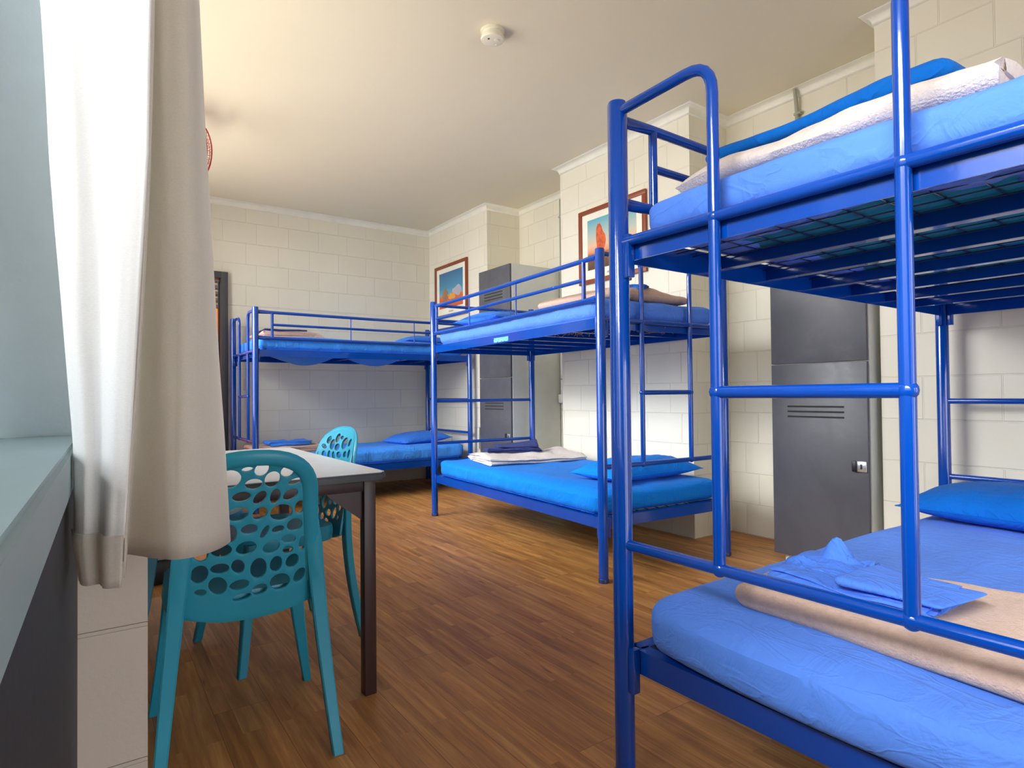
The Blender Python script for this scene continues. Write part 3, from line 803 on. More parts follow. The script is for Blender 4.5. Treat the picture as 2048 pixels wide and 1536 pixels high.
o = pad('blanket', [(-0.20, 0.02), (-0.26, -0.60), (0.33, -0.62), (0.10, 0.06)], 0.052, mt['fleece_tan'], 7.0, 0.006)
tag(o, 'tan fleece blanket spread on the nearest lower bunk under a folded blue sheet', 'blanket', 'fleece blankets'); on_bunk(o, B1, 0.335, 0.235, 0.448)
o = thing('folded_sheet', 'periwinkle sheet folded on the tan blanket of the nearest lower bunk', 'sheet')
on_bunk(o, B1, 0.295, 0.42, 0.500)
folded('sheet_fold', 0.20, 0.33, 5, 0.0055, mt['cloth_peri'], 11.0, 0.010, parent=o, skew=0.3)
p = pad('pillowcase_fold', [(-0.09, 0.03), (-0.08, -0.17), (0.09, -0.185), (0.10, 0.02)], 0.012, mt['cloth_peri'], 12.0, 0.008, parent=o)
p.location = (-0.01, -0.02, 0.030)
bm = bmesh.new(); g = []
for i in range(25):
    row = []
    for j in range(19):
        u, v = i / 24, j / 18
        x = -0.02 + 0.16 * u; y = 0.02 + 0.15 * v
        pk = math.exp(-((u - 0.62) ** 2 / 0.025 + (v - 0.45) ** 2 / 0.05)) * 0.052 * (1 + 0.4 * nz(u * 9, v * 3, 0, 1, 2)) + math.exp(-((u - 0.25) ** 2 / 0.03 + (v - 0.8) ** 2 / 0.05)) * 0.02
        row.append(bm.verts.new((x + 0.01 * nz(u * 4, v * 4, 0, 1, 3), y, 0.030 - 0.012 * v + pk + 0.016 * abs(nz(u * 6, v * 6, 0, 1, 8)) + 0.006 * nz(u * 13, v * 13, 0, 1, 4))))
    g.append(row)
for a, b in zip(g, g[1:]):
    for k in range(18): bm.faces.new((a[k], a[k + 1], b[k + 1], b[k]))
q = obj('crumpled_corner', bm, mt['cloth_peri'], o); md = q.modifiers.new('s', 'SOLIDIFY'); md.thickness = 0.006
pillow(B1, 'azure pillow on the nearest lower bunk against the locker wall', 1.62, 0.40, 0.452, mt['azure_cloth'], 0.46, 0.70, 0.19, seed=2.0, turn=R(-3))

# ------------------------------------------------------------------ bunk 2 bedding
mattress(B2, 'blue sheeted mattress on the upper deck of the middle bunk', ZU, mt['sheet_light'], 0.122, 6.1, wr=0.009)
mattress(B2, 'bright azure sheeted mattress on the lower deck of the middle bunk', ZL, mt['sheet_azure'], 0.128, 8.2, wr=0.010, w0=0.002, w1=0.913, l0=0.042)
o = folded('blanket', 0.50, 0.74, 4, 0.0125, mt['fleece_cream'], 5.0, 0.013, gap=0.003, droop=0.25); tag(o, 'cream fleece blanket folded in layers on the middle lower bunk', 'blanket', 'fleece blankets'); on_bunk(o, B2, 1.46, 0.50, 0.446, R(180 - 10))
o = folded('folded_cloth', 0.22, 0.40, 3, 0.008, mt['navy'], 8.0, 0.009); tag(o, 'navy blue folded pillowcase on the cream blanket of the middle bunk', 'pillowcase'); on_bunk(o, B2, 1.55, 0.44, 0.508, R(-24))
p = pad('turned_up_flap', [(-0.08, -0.18), (0.09, -0.20), (0.09, 0.14), (-0.07, 0.12)], 0.012, mt['navy'], 4.0, 0.006, parent=o, lift=lambda u, w: 0.055 * (1 - w) ** 2 * u); p.location = (0.0, 0.0, 0.030)
pillow(B2, 'azure pillow on the middle lower bunk at its ladder end', 0.315, 0.53, 0.438, mt['sheet_azure'], 0.36, 0.74, 0.165, seed=5.0, turn=R(3))
pillow(B2, 'crumpled blue pillow on the far end of the middle upper bunk', 1.52, 0.30, 1.436, mt['cloth_blue'], 0.52, 0.44, 0.13, seed=8.0, turn=R(8))
o = pad('blanket', [(-0.30, -0.30), (0.30, -0.34), (0.34, 0.34), (-0.30, 0.30)], 0.045, mt['fleece_tan'], 9.0, 0.012, lift=lambda u, w: 0.035 * max(0, math.sin(3.1 * u * 2.2 + 0.4)) * math.sin(PI * w))
tag(o, 'rumpled tan fleece blanket on the middle upper bunk near its ladder', 'blanket', 'fleece blankets'); on_bunk(o, B2, 0.36, 0.42, 1.436)
o = folded('folded_cloth', 0.10, 0.10, 4, 0.012, mt['cloth_blue'], 3.0, 0.016); tag(o, 'small bundle of blue cloth on the tan blanket of the middle upper bunk', 'cloth'); on_bunk(o, B2, 0.12, 0.36, 1.486, R(40))
# coir padding poking through the slats
bm = bmesh.new(); random.seed(4)
for k in range(170):
    x = random.uniform(0.05, 0.30) if k % 2 else random.uniform(0.35, 0.62); y = random.uniform(0.22, 0.75) if k % 2 else random.uniform(0.05, 0.4)
    q = Vector((x, -y, 1.309)); pts = [q, q + Vector((random.uniform(-.02, .02), random.uniform(-.02, .02), random.uniform(-.02, -.004))), q + Vector((random.uniform(-.04, .04), random.uniform(-.04, .04), random.uniform(-.035, -.002)))]
    tube(bm, pts, 0.0016, 4)
o = obj('coir_padding', bm, mt['straw']); o['kind'] = 'stuff'; tag(o, 'straw coloured coir fibres poking out under the middle upper bunk', 'padding')
o.location = B2[0]; o.rotation_euler = (0, 0, B2[1])

# ------------------------------------------------------------------ bunk 3 bedding
mattress(B3, 'blue sheeted mattress on the upper deck of the far bunk', ZU, mt['sheet_mid'], 0.122, 9.1, wr=0.009, hang=[(0.18, 0.80, 0.10), (0.86, 1.45, 0.095)])
mattress(B3, 'blue sheeted mattress on the lower deck of the far bunk', ZL, mt['sheet_mid'], 0.140, 10.2, wr=0.009)
o = folded('blanket', 0.50, 0.55, 3, 0.017, mt['fleece_tan'], 6.0, 0.008); tag(o, 'tan fleece blanket folded on the far upper bunk beside its ladder', 'blanket', 'fleece blankets'); on_bunk(o, B3, 0.34, 0.40, 1.436)
o = folded('folded_cloth', 0.36, 0.34, 3, 0.006, mt['navy'], 7.0, 0.006); tag(o, 'dark blue folded sheet on the tan blanket of the far upper bunk', 'sheet'); on_bunk(o, B3, 0.30, 0.40, 1.494)
pillow(B3, 'blue pillow on the right end of the far upper bunk', 1.66, 0.36, 1.432, mt['cloth_blue'], 0.50, 0.42, 0.12, seed=12.0)
o = folded('blanket', 0.56, 0.60, 3, 0.018, mt['fleece_tan'], 16.0, 0.010); tag(o, 'tan fleece blanket folded on the far lower bunk behind the table', 'blanket', 'fleece blankets'); on_bunk(o, B3, 0.33, 0.42, 0.452)
o = folded('folded_cloth', 0.36, 0.26, 3, 0.012, mt['cloth_blue'], 17.0, 0.010); tag(o, 'blue folded sheet on the tan blanket of the far lower bunk', 'sheet'); on_bunk(o, B3, 0.34, 0.36, 0.513)
pillow(B3, 'blue pillow on the far lower bunk leaning in the corner', 1.62, 0.40, 0.452, mt['cloth_blue'], 0.56, 0.44, 0.15, seed=14.0, turn=R(8), tz=R(-3))

# ------------------------------------------------------------------ lockers
def locker(label, x, y0, y1, depth):
    t = thing('locker', label, 'locker', (x, (y0 + y1) / 2, 0), 0, 'grey two-door lockers')
    w = y1 - y0; hw = w / 2
    bm = bmesh.new(); bx(bm, (0.019 + depth / 2, 0, 1.065), (depth - 0.002, w + 0.012, 2.03)); obj('body', bm, mt['locker_body'], t, smooth=False)
    for sy in (-1, 1):
        bm = bmesh.new(); lathe(bm, [(0.018, 0), (0.018, 0.05)], 14, (0.06, sy * (hw - 0.05), 0)); obj('foot', bm, mt['white'], t)
    for (za, zb) in ((0.052, 1.081), (1.087, 2.078)):
        bm = bmesh.new(); bx(bm, (0.009, 0, (za + zb) / 2), (0.018, w, zb - za), 0.0015); d = obj('door', bm, mt['locker_door'], t)
        for k in range(3):
            zz = zb - 0.225 - 0.027 * k
            bm = bmesh.new(); bx(bm, (0.0, 0.01, zz), (0.002, 0.30, 0.009), 0.0); obj('vent_slot', bm, mt['dark'], d, smooth=False)  # flat dark strip, the slot's inner shade is put in as colour
        if za < 0.5 or True:
            zl = 0.565 if za < 0.5 else 1.56
            bm = bmesh.new(); bx(bm, (-0.006, -hw + 0.028, zl), (0.012, 0.046, 0.050), 0.001); lk = obj('lock_plate', bm, mt['chrome'], d)
            bm = bmesh.new(); bx(bm, (-0.010, -hw + 0.060, zl), (0.02, 0.020, 0.052), 0.002); obj('latch', bm, mt['black'], lk)
            bm = bmesh.new(); bx(bm, (-0.0125, -hw + 0.028, zl), (0.003, 0.009, 0.024), 0.001); obj('keyhole', bm, mt['black'], lk)
    return t
locker('grey two-door locker with pale sides, behind the nearest bunk ladder', 3.10, 1.433, 1.935, 0.44)
locker('grey two-door locker in the far recess behind the middle bunk', 3.0, 4.33, 4.84, 0.53)

# ------------------------------------------------------------------ pictures, detector, conduits
def flat(name, pts, x, m, parent, uvb=None):
    bm = bmesh.new(); lay = bm.loops.layers.uv.verify(); ys = [p[0] for p in pts]; zs = [p[1] for p in pts]
    f = bm.faces.new([bm.verts.new((x, y, z)) for y, z in pts])
    for lp in f.loops: lp[lay].uv = ((lp.vert.co.y - min(ys)) / (max(ys) - min(ys)), (lp.vert.co.z - min(zs)) / (max(zs) - min(zs)))
    g = bmesh.ops.extrude_face_region(bm, geom=[f]); vs = [v for v in g['geom'] if isinstance(v, bmesh.types.BMVert)]
    bmesh.ops.translate(bm, verts=vs, vec=(0.0008, 0, 0))
    return obj(name, bm, m, parent, smooth=False)
def picture(label, yc, zc, w, h, m, extra):
    t = thing('picture', label, 'picture', (XC, yc, zc))
    bm = bmesh.new(); b = 0.034
    for (c, d) in (((-0.011, 0, h / 2 - b / 2), (0.022, w, b)), ((-0.011, 0, -h / 2 + b / 2), (0.022, w, b)), ((-0.011, w / 2 - b / 2, 0), (0.022, b, h - 2 * b)), ((-0.011, -w / 2 + b / 2, 0), (0.022, b, h - 2 * b))):
        bx(bm, c, d, 0.003)
    obj('frame', bm, mt['picture_frame'], t)
    box('mount', (-0.010, -w / 2 + b, -h / 2 + b), (-0.002, w / 2 - b, h / 2 - b), mt['mat'], t)
    pw, ph = w - 0.19, h - 0.19
    pr = flat('print', [(-pw / 2, -ph / 2 + 0.01), (pw / 2, -ph / 2 + 0.01), (pw / 2, ph / 2 + 0.01), (-pw / 2, ph / 2 + 0.01)], -0.0112, m, t)
    for k, (pts, mm) in enumerate(extra): flat('print_figure', pts, -0.0124 - 0.0004 * k, mm, pr)
    cp = plain('caption_grey', srgb(170, 168, 150), 0.6)
    box('caption_plate', (-0.0112, -0.045, -h / 2 + b + 0.022), (-0.0101, 0.045, -h / 2 + b + 0.036), cp, t)
    pipe('hanging_wire', [(-0.004, -0.12, h / 2 - 0.004), (-0.003, 0, h / 2 + 0.035), (-0.004, 0.12, h / 2 - 0.004)], 0.0008, mt['conduit'], t, 5)
    return t
m1 = print_mat('outback_print', [(0.0, srgb(196, 92, 52)), (0.30, srgb(214, 104, 58)), (0.345, srgb(226, 120, 70)), (0.355, srgb(110, 170, 190)), (0.55, srgb(74, 142, 178)), (1.0, srgb(52, 104, 146))], 0.05)
tree = [(0.12 + 0.055 * math.cos(a) * (1 + 0.25 * math.sin(5 * a)), -0.035 + 0.065 * math.sin(a) * (1 + 0.2 * math.cos(4 * a))) for a in [2 * PI * k / 26 for k in range(26)]]
tree2 = [(0.155 + 0.03 * math.cos(a) * (1 + 0.25 * math.sin(5 * a)), -0.05 + 0.05 * math.sin(a)) for a in [2 * PI * k / 22 for k in range(22)]]
bush = [(-0.03 + 0.075 * math.cos(a), -0.088 + (0.055 if math.sin(a) > 0 else 0.012) * math.sin(a) * (1 + 0.15 * math.cos(6 * a))) for a in [2 * PI * k / 26 for k in range(26)]]
cloud = [(-0.13 + 0.10 * math.cos(a), -0.02 + 0.05 * math.sin(a) * (1 + 0.3 * math.cos(3 * a))) for a in [2 * PI * k / 26 for k in range(26)]]
picture('framed outback print of trees on red earth, on the far right wall', 5.667, 2.055, 0.70, 0.575, m1,
        [(cloud, plain('print_cloud', srgb(176, 170, 180), 0.4)), (tree, plain('print_tree', srgb(150, 118, 84), 0.4)), (tree2, plain('print_tree_b', srgb(168, 122, 82), 0.4)), (bush, plain('print_bush', srgb(226, 158, 62), 0.4))])
m2 = print_mat('sunset_print', [(0.0, srgb(84, 66, 58)), (0.20, srgb(120, 84, 66)), (0.30, srgb(178, 100, 64)), (0.34, srgb(222, 152, 116)), (0.46, srgb(228, 184, 150)), (0.62, srgb(188, 196, 180)), (1.0, srgb(92, 168, 190))], 0.03)
rock = [(0.135, -0.085), (0.150, -0.02), (0.158, 0.06), (0.155, 0.12), (0.140, 0.155), (0.115, 0.155), (0.098, 0.13), (0.088, 0.095), (0.060, 0.06), (0.052, 0.02), (0.062, -0.02), (0.080, -0.05), (0.085, -0.085)]
rt = NT('print_rock'); nn_ = rt.noise(26, 4, 0.7, rt.coord()); rt.l(rt.ramp(nn_.outputs['Fac'], [(0.35, srgb(168, 70, 40)), (0.6, srgb(222, 98, 52))]), rt.b.inputs['Base Color']); rt.set(Roughness=0.4)
picture('framed print of an orange standing rock at dusk, on the pillar behind the nearest bunk', 3.24, 2.065, 0.70, 0.575, m2, [(rock, rt.m)])

t = thing('smoke_detector', 'round white smoke detector on the ceiling', 'smoke detector', (1.677, 2.552, H))
bm = bmesh.new(); lathe(bm, [(0.060, 0.0), (0.060, -0.012), (0.052, -0.014), (0.053, -0.030), (0.058, -0.032), (0.060, -0.040), (0.057, -0.050), (0.045, -0.054), (0.0, -0.055)], 40); obj('housing', bm, mt['ivory'], t)
bm = bmesh.new(); lathe(bm, [(0.0, -0.0555), (0.013, -0.055), (0.013, -0.058), (0.0, -0.059)], 20, (0.012, -0.02, 0)); obj('test_button', bm, mt['ivory'], t)
bm = bmesh.new(); lathe(bm, [(0.0, -0.054), (0.005, -0.054), (0.005, -0.0565), (0.0, -0.057)], 12, (-0.03, -0.01, 0)); obj('indicator', bm, mt['dark'], t)
bm = bmesh.new(); lathe(bm, [(0.0, -0.054), (0.0045, -0.054), (0.0045, -0.0575), (0.0, -0.058)], 12, (0.032, 0.014, 0)); obj('indicator', bm, mt['white'], t)

t = thing('electrical_conduit', 'grey conduit down the wall beside the far locker to a white junction box', 'conduit', (XR - 0.018, 4.285, 0))
pipe('pipe', [(0, 0, 1.45), (0, 0, 2.72)], 0.009, mt['conduit'], t, 12)
pipe('pipe_sleeve', [(0, 0, 0.93), (0, 0, 1.47)], 0.014, mt['pipe'], t, 14)
box('junction_box', (-0.022, -0.030, 0.85), (0.017, 0.030, 0.93), mt['white'], t, 0.004)
for z in (1.06, 1.55, 2.55): box('saddle_clip', (-0.014, -0.016, z), (0.0175, 0.016, z + 0.014), mt['chrome'], t, 0.001)
pipe('cable', [(0.012, -0.01, 0.85), (0.012, -0.012, 0.80), (0.010, 0.015, 0.77), (0.012, 0.04, 0.80)], 0.002, mt['pipe'], t, 6, 0.02)
t = thing('electrical_conduit', 'grey conduit dropping from the cornice above the nearest upper bunk', 'conduit', (XR - 0.022, 2.01, 0))
pipe('pipe', [(0, 0, 1.75), (0, 0, 2.66), (-0.02, 0, 2.775)], 0.011, mt['conduit'], t, 12, 0.04)
box('saddle_clip', (-0.013, -0.030, 2.62), (0.0215, 0.014, 2.634), mt['conduit'], t, 0.001)
t = thing('waste_pipe', 'white painted pipe on the block wall left of the far locker', 'pipe', (XC - 0.02, 5.02, 0))
pipe('riser', [(0, 0, 0.02), (0, 0, 1.35)], 0.014, mt['pipe'], t, 12)
pipe('branch', [(0, 0, 0.62), (0, 0.09, 0.62), (0, 0.10, 0.40)], 0.011, mt['pipe'], t, 10, 0.03)
t = thing('light_switch', 'small pale wall switch on the far wall beside the doorway', 'switch', (1.235, YD, 1.05))
box('plate', (-0.035, -0.008, -0.058), (0.035, 0, 0.058), mt['ivory'], t, 0.002); box('rocker', (-0.008, -0.012, 0.0), (0.008, -0.006, 0.025), mt['conduit'], t, 0.001)

# ------------------------------------------------------------------ table
t = thing('table', 'table with pale laminate top and dark brown steel legs', 'table', (0, 0, 0))
TX0, TX1, TY0, TY1, TZ = 0.045, 0.765, 1.785, 2.93, 0.700
bm = bmesh.new(); bx(bm, ((TX0 + TX1) / 2, (TY0 + TY1) / 2, TZ - 0.0135), (TX1 - TX0, TY1 - TY0, 0.023), 0.0)
es = [e for e in bm.edges if abs(e.verts[0].co.z - e.verts[1].co.z) > 0.01]; bmesh.ops.bevel(bm, geom=es, offset=0.016, segments=4, affect='EDGES')
es = [e for e in bm.edges if abs(e.verts[0].co.z - e.verts[1].co.z) < 0.001]; bmesh.ops.bevel(bm, geom=es, offset=0.005, segments=2, affect='EDGES')
obj('edging', bm, mt['edge'], t)
bm = bmesh.new(); bx(bm, ((TX0 + TX1) / 2, (TY0 + TY1) / 2, TZ - 0.001), (TX1 - TX0 - 0.008, TY1 - TY0 - 0.008, 0.002))
es = [e for e in bm.edges if abs(e.verts[0].co.z - e.verts[1].co.z) > 0.001]; bmesh.ops.bevel(bm, geom=es, offset=0.014, segments=4, affect='EDGES')
obj('tabletop', bm, mt['tabletop'], t, smooth=False)
LX0, LX1, LY0, LY1 = TX0 + 0.04, TX1 - 0.042, TY0 + 0.062, TY1 - 0.062; q = 0.019
for x in (LX0, LX1):
    for y in (LY0, LY1):
        bm = bmesh.new(); bx(bm, (x, y, 0.336), (0.038, 0.038, 0.672), 0.002); obj('leg', bm, mt['brown'], t)
for (a, b) in (((LX0, LY0), (LX1, LY0)), ((LX0, LY1), (LX1, LY1)), ((LX0, LY0), (LX0, LY1)), ((LX1, LY0), (LX1, LY1))):
    bm = bmesh.new(); ln = (abs(a[0] - b[0]) + abs(a[1] - b[1])) - 2 * q
    d = (ln, 0.030, 0.036) if a[1] == b[1] else (0.030, ln, 0.036)
    bx(bm, ((a[0] + b[0]) / 2, (a[1] + b[1]) / 2, 0.656), d, 0.002); obj('apron', bm, mt['brown'], t)
for x, sx in ((LX0, 1), (LX1, -1)):
    for y, sy in ((LY0, 1), (LY1, -1)):
        for k in (0, 1):
            bm = bmesh.new(); o3 = Vector((x, y, 0))
            a = Vector((sx, 0, 0)) if k == 0 else Vector((0, sy, 0)); nrm = Vector((0, 1, 0)) if k == 0 else Vector((1, 0, 0))
            P = [o3 + a * q + Vector((0, 0, 0.638)), o3 + a * (q + 0.115) + Vector((0, 0, 0.638)), o3 + a * (q + 0.10) + Vector((0, 0, 0.622)), o3 + a * q + Vector((0, 0, 0.545))]
            f = bm.faces.new([bm.verts.new(p - nrm * 0.002) for p in P]); g = bmesh.ops.extrude_face_region(bm, geom=[f])
            bmesh.ops.translate(bm, verts=[v for v in g['geom'] if isinstance(v, bmesh.types.BMVert)], vec=nrm * 0.004)
            obj('gusset', bm, mt['brown'], t, smooth=False)

# ------------------------------------------------------------------ chairs
HOLES = [(-0.052, 0.74, 0.0255, 0.0235, 0), (-0.014, 0.762, 0.0135, 0.007, 5), (0.019, 0.759, 0.0165, 0.0186, -30), (0.002, 0.723, 0.0205, 0.0140, 0), (0.045, 0.732, 0.0185, 0.0215, -15), (0.080, 0.749, 0.0165, 0.0156, 0), (0.102, 0.722, 0.0195, 0.0085, 15), (-0.025, 0.693, 0.0215, 0.0125, 5), (0.017, 0.687, 0.0125, 0.0195, -40), (0.053, 0.687, 0.0122, 0.0195, -10), (0.090, 0.688, 0.0195, 0.0135, 30), (0.114, 0.652, 0.0125, 0.0175, -15), (-0.033, 0.649, 0.0245, 0.0180, 10), (0.018, 0.646, 0.0190, 0.0150, 35), (0.069, 0.643, 0.0275, 0.0215, 0), (-0.006, 0.608, 0.0195, 0.0130, 5), (0.030, 0.597, 0.007, 0.0185, -28), (0.062, 0.600, 0.0150, 0.0090, 12), (0.103, 0.606, 0.0195, 0.0165, 0), (0.089, 0.570, 0.0185, 0.0115, -8), (0.124, 0.553, 0.0085, 0.0195, 0), (-0.050, 0.601, 0.0165, 0.0235, 0), (-0.012, 0.560, 0.0240, 0.0175, 10), (0.047, 0.555, 0.0210, 0.0160, 20), (0.088, 0.541, 0.0130, 0.0100, 0), (-0.030, 0.514, 0.0150, 0.0190, 20), (0.018, 0.502, 0.0195, 0.0275, 0), (0.060, 0.507, 0.0150, 0.0210, -5), (0.100, 0.509, 0.0155, 0.0190, -30), (0.120, 0.466, 0.0130, 0.0205, -30), (-0.026, 0.465, 0.0230, 0.0135, 8), (0.071, 0.457, 0.0250, 0.0220, 0), (0.022, 0.445, 0.0190, 0.0140, 15), (-0.020, 0.432, 0.0225, 0.0090, 8), (-0.113, 0.556, 0.0170, 0.0185, 0), (-0.068, 0.560, 0.0240, 0.0170, 0), (-0.116, 0.505, 0.0195, 0.0235, -20), (-0.071, 0.514, 0.0215, 0.0135, 0), (-0.075, 0.470, 0.0205, 0.0240, 25), (-0.113, 0.458, 0.0135, 0.0090, 0),
         (-0.096, 0.745, 0.0130, 0.0160, 20), (-0.112, 0.703, 0.0115, 0.0180, 10), (-0.077, 0.698, 0.0165, 0.0125, -15), (-0.086, 0.652, 0.0205, 0.0205, 0), (-0.122, 0.655, 0.0085, 0.0170, 0), (-0.094, 0.602, 0.0195, 0.0190, 10), (-0.128, 0.604, 0.0075, 0.0160, 0)]
def back_pt(u, v, off=0.0):
    y = -0.178 - 0.215 * (v - 0.38) + 0.55 * u * u
    y -= 0.020 * max(0.0, (v - 0.70) / 0.1) ** 2
    return Vector((u, y - off, v))
def back_halfwidth(v):
    if v < 0.66: return 0.170 - 0.02 * (v - 0.42) / 0.24
    t_ = (v - 0.66) / 0.142; return 0.150 * max(0.0, 1 - t_ ** 3.0) ** (1 / 2.4)
def chair_back_mesh():
    verts = []; edges = []
    def loop(pts):
        s0 = len(verts)
        for p in pts: verts.append(Vector(p))
        for k in range(len(pts)): edges.append((s0 + k, s0 + (k + 1) % len(pts)))
    right = [(back_halfwidth(v), v) for v in [0.40 + 0.26 * k / 10 for k in range(11)]] + [(back_halfwidth(0.66 + 0.142 * math.sin(PI / 2 * k / 22)), 0.66 + 0.142 * math.sin(PI / 2 * k / 22)) for k in range(1, 22)]
    bottom = [(x, 0.368 + 0.032 * (abs(x) / 0.17) ** 2.2) for x in [-0.16 + 0.32 * k / 16 for k in range(17)]]
    loop(right + [(0.0, 0.802)] + [(-x, y) for x, y in right[::-1]] + bottom)
    holes = []
    for (cx_, cz_, a, b, t_) in HOLES:
        th = R(t_); pts = []
        for k in range(20):
            q_ = 2 * PI * k / 20; x = a * math.cos(q_); y = b * math.sin(q_)
            pts.append((cx_ + x * math.cos(th) - y * math.sin(th), cz_ + x * math.sin(th) + y * math.cos(th)))
        loop(pts); holes.append((cx_, cz_, a, b, th))
    def inside(x, y, k=1.0):
        for (cx_, cz_, a, b, th) in holes:
            dx, dy = x - cx_, y - cz_; xx = dx * math.cos(th) + dy * math.sin(th); yy = -dx * math.sin(th) + dy * math.cos(th)
            if (xx / a) ** 2 + (yy / b) ** 2 < k: return True
        return False
    for i in range(-15, 16):
        for j in range(0, 44):
            x, y = i * 0.0098 + (0.0049 if j % 2 else 0), 0.385 + j * 0.0095
            if abs(x) < back_halfwidth(y) - 0.006 and y < 0.795 and y > 0.374 + 0.032 * (abs(x) / 0.17) ** 2.2 and not inside(x, y, 1.35): verts.append(Vector((x, y)))
    res = delaunay_2d_cdt(verts, edges, [], 0, 1e-5)
    V, F = res[0], res[2]
    bm = bmesh.new(); bv = [bm.verts.new(back_pt(p.x, p.y)) for p in V]
    for f in F:
        c = sum((V[i] for i in f), Vector((0, 0))) / len(f)
        lim = 0.368 + 0.032 * (min(abs(c.x), 0.17) / 0.17) ** 2.2
        if inside(c.x, c.y, 0.985) or abs(c.x) > back_halfwidth(c.y) + 1e-4 or c.y < lim - 1e-4: continue
        try: bm.faces.new([bv[i] for i in f])
        except ValueError: pass
    bmesh.ops.delete(bm, geom=[v for v in bm.verts if not v.link_faces], context='VERTS')
    bmesh.ops.recalc_face_normals(bm, faces=bm.faces)
    return bm
def chair(label, loc, rz):
    t = thing('chair', label, 'chair', loc, rz, 'turquoise plastic chairs')
    m = mt['teal']
    bk = obj('backrest', chair_back_mesh(), m, t, ang=50)
    md = bk.modifiers.new('s', 'SOLIDIFY'); md.thickness = 0.009; md.offset = 0
    md = bk.modifiers.new('b', 'BEVEL'); md.width = 0.0016; md.segments = 2; md.limit_method = 'ANGLE'; md.angle_limit = R(55)
    # rolled outer rim, running down into the back legs
    bm = bmesh.new(); pts = []; rr = []; sq = []
    vs = [0.45 + 0.21 * k / 6 for k in range(7)] + [0.66 + 0.142 * math.sin(PI / 2 * k / 12) for k in range(1, 12)]
    path = [(back_halfwidth(v), v) for v in vs] + [(0, 0.802)] + [(-back_halfwidth(v), v) for v in vs[::-1]]
    for x, v in path:
        p = back_pt(x * 0.94, v - (0.012 if v > 0.7 else 0) * (v - 0.7) * 10, 0.006); pts.append(p)
    n = len(pts)
    seg = 10; rings = []
    for i, p in enumerate(pts):
        tt = (pts[min(i + 1, n - 1)] - pts[max(i - 1, 0)]).normalized()
        nrm = Vector((0, 1, 0.16)).normalized(); nrm = (nrm - tt * nrm.dot(tt)).normalized(); sd = tt.cross(nrm)
        w_ = 0.020; h_ = 0.009
        rings.append([bm.verts.new(p + sd * w_ * math.cos(2 * PI * k / seg) + nrm * h_ * math.sin(2 * PI * k / seg)) for k in range(seg)])
    for a, b in zip(rings, rings[1:]):
        for k in range(seg): bm.faces.new((a[k], a[(k + 1) % seg], b[(k + 1) % seg], b[k]))
    bm.faces.new(rings[0][::-1]); bm.faces.new(rings[-1])
    obj('rim', bm, m, bk)
    # seat shell
    def seat_out(a):
        c_, s_ = math.cos(a), math.sin(a); e = 3.6
        r_ = (abs(c_) ** e + abs(s_) ** e) ** (-1 / e)
        hw = 0.192 - 0.008 * s_
        return r_ * c_ * hw, 0.015 + 0.012 + r_ * s_ * (0.203 if s_ > 0 else 0.192)
    bm = bmesh.new(); N = 64; K = 12; rings = []
    for k in range(K + 1):
        f_ = k / K; ring = []
        for i in range(N):
            a = 2 * PI * i / N; x, y = seat_out(a); x *= f_; y = 0.015 + (y - 0.015) * f_
            z = 0.438 - 0.012 * (1 - f_ ** 2) + 0.010 * (x / 0.2) ** 2 - 0.012 * max(0, (y - 0.12) / 0.1) ** 2
            ring.append(bm.verts.new((x, y, z)))
        rings.append(ring)
    for k2, (sc, z) in enumerate(((1.012, 0.430), (1.015, 0.415), (1.0, 0.392))):
        ring = []
        for i in range(N):
            a = 2 * PI * i / N; x, y = seat_out(a); ring.append(bm.verts.new((x * sc, 0.015 + (y - 0.015) * sc, z - 0.012 * max(0, (y - 0.12) / 0.1) ** 2)))
        rings.append(ring)
    ring = []
    for i in range(N):
        a = 2 * PI * i / N; x, y = seat_out(a); ring.append(bm.verts.new((x * 0.965, 0.015 + (y - 0.015) * 0.965, 0.392)))
    rings.append(ring); ring = []
    for i in range(N):
        a = 2 * PI * i / N; x, y = seat_out(a); ring.append(bm.verts.new((x * 0.95, 0.015 + (y - 0.015) * 0.95, 0.420)))
    rings.append(ring)
    for a, b in zip(rings, rings[1:]):
        for k in range(N): bm.faces.new((a[k], a[(k + 1) % N], b[(k + 1) % N], b[k]))
    bm.faces.new(rings[-1])
    bmesh.ops.remove_doubles(bm, verts=bm.verts, dist=1e-5)
    obj('seat', bm, m, t)
    # legs: rounded-rectangular, tapering, splayed
    def leg(sx, top, mid, foot, w0, d0, w1, d1, grow=False):
        bm = bmesh.new(); P = [Vector(top), Vector(mid), Vector(foot)]; rings = []; M_ = 12
        for k in range(M_ + 1):
            f_ = k / M_; p = (1 - f_) ** 2 * P[0] + 2 * f_ * (1 - f_) * P[1] + f_ * f_ * P[2]
            w_, d_ = w0 + (w1 - w0) * f_, d0 + (d1 - d0) * f_
            if grow: g_ = min(1.0, 0.35 + f_ * 2.6); w_ *= g_; d_ *= g_
            c = 0.22
            sec = [(-1, -1 + c), (-1 + c, -1), (1 - c, -1), (1, -1 + c), (1, 1 - c), (1 - c, 1), (-1 + c, 1), (-1, 1 - c)]
            rings.append([bm.verts.new((sx * p.x + x_ * w_ / 2, p.y + y_ * d_ / 2, p.z)) for x_, y_ in sec])
        for a, b in zip(rings, rings[1:]):
            for k in range(8): bm.faces.new((a[k], a[(k + 1) % 8], b[(k + 1) % 8], b[k]))
        bm.faces.new(rings[0][::-1]); bm.faces.new(rings[-1]); obj('leg', bm, m, t, ang=35)
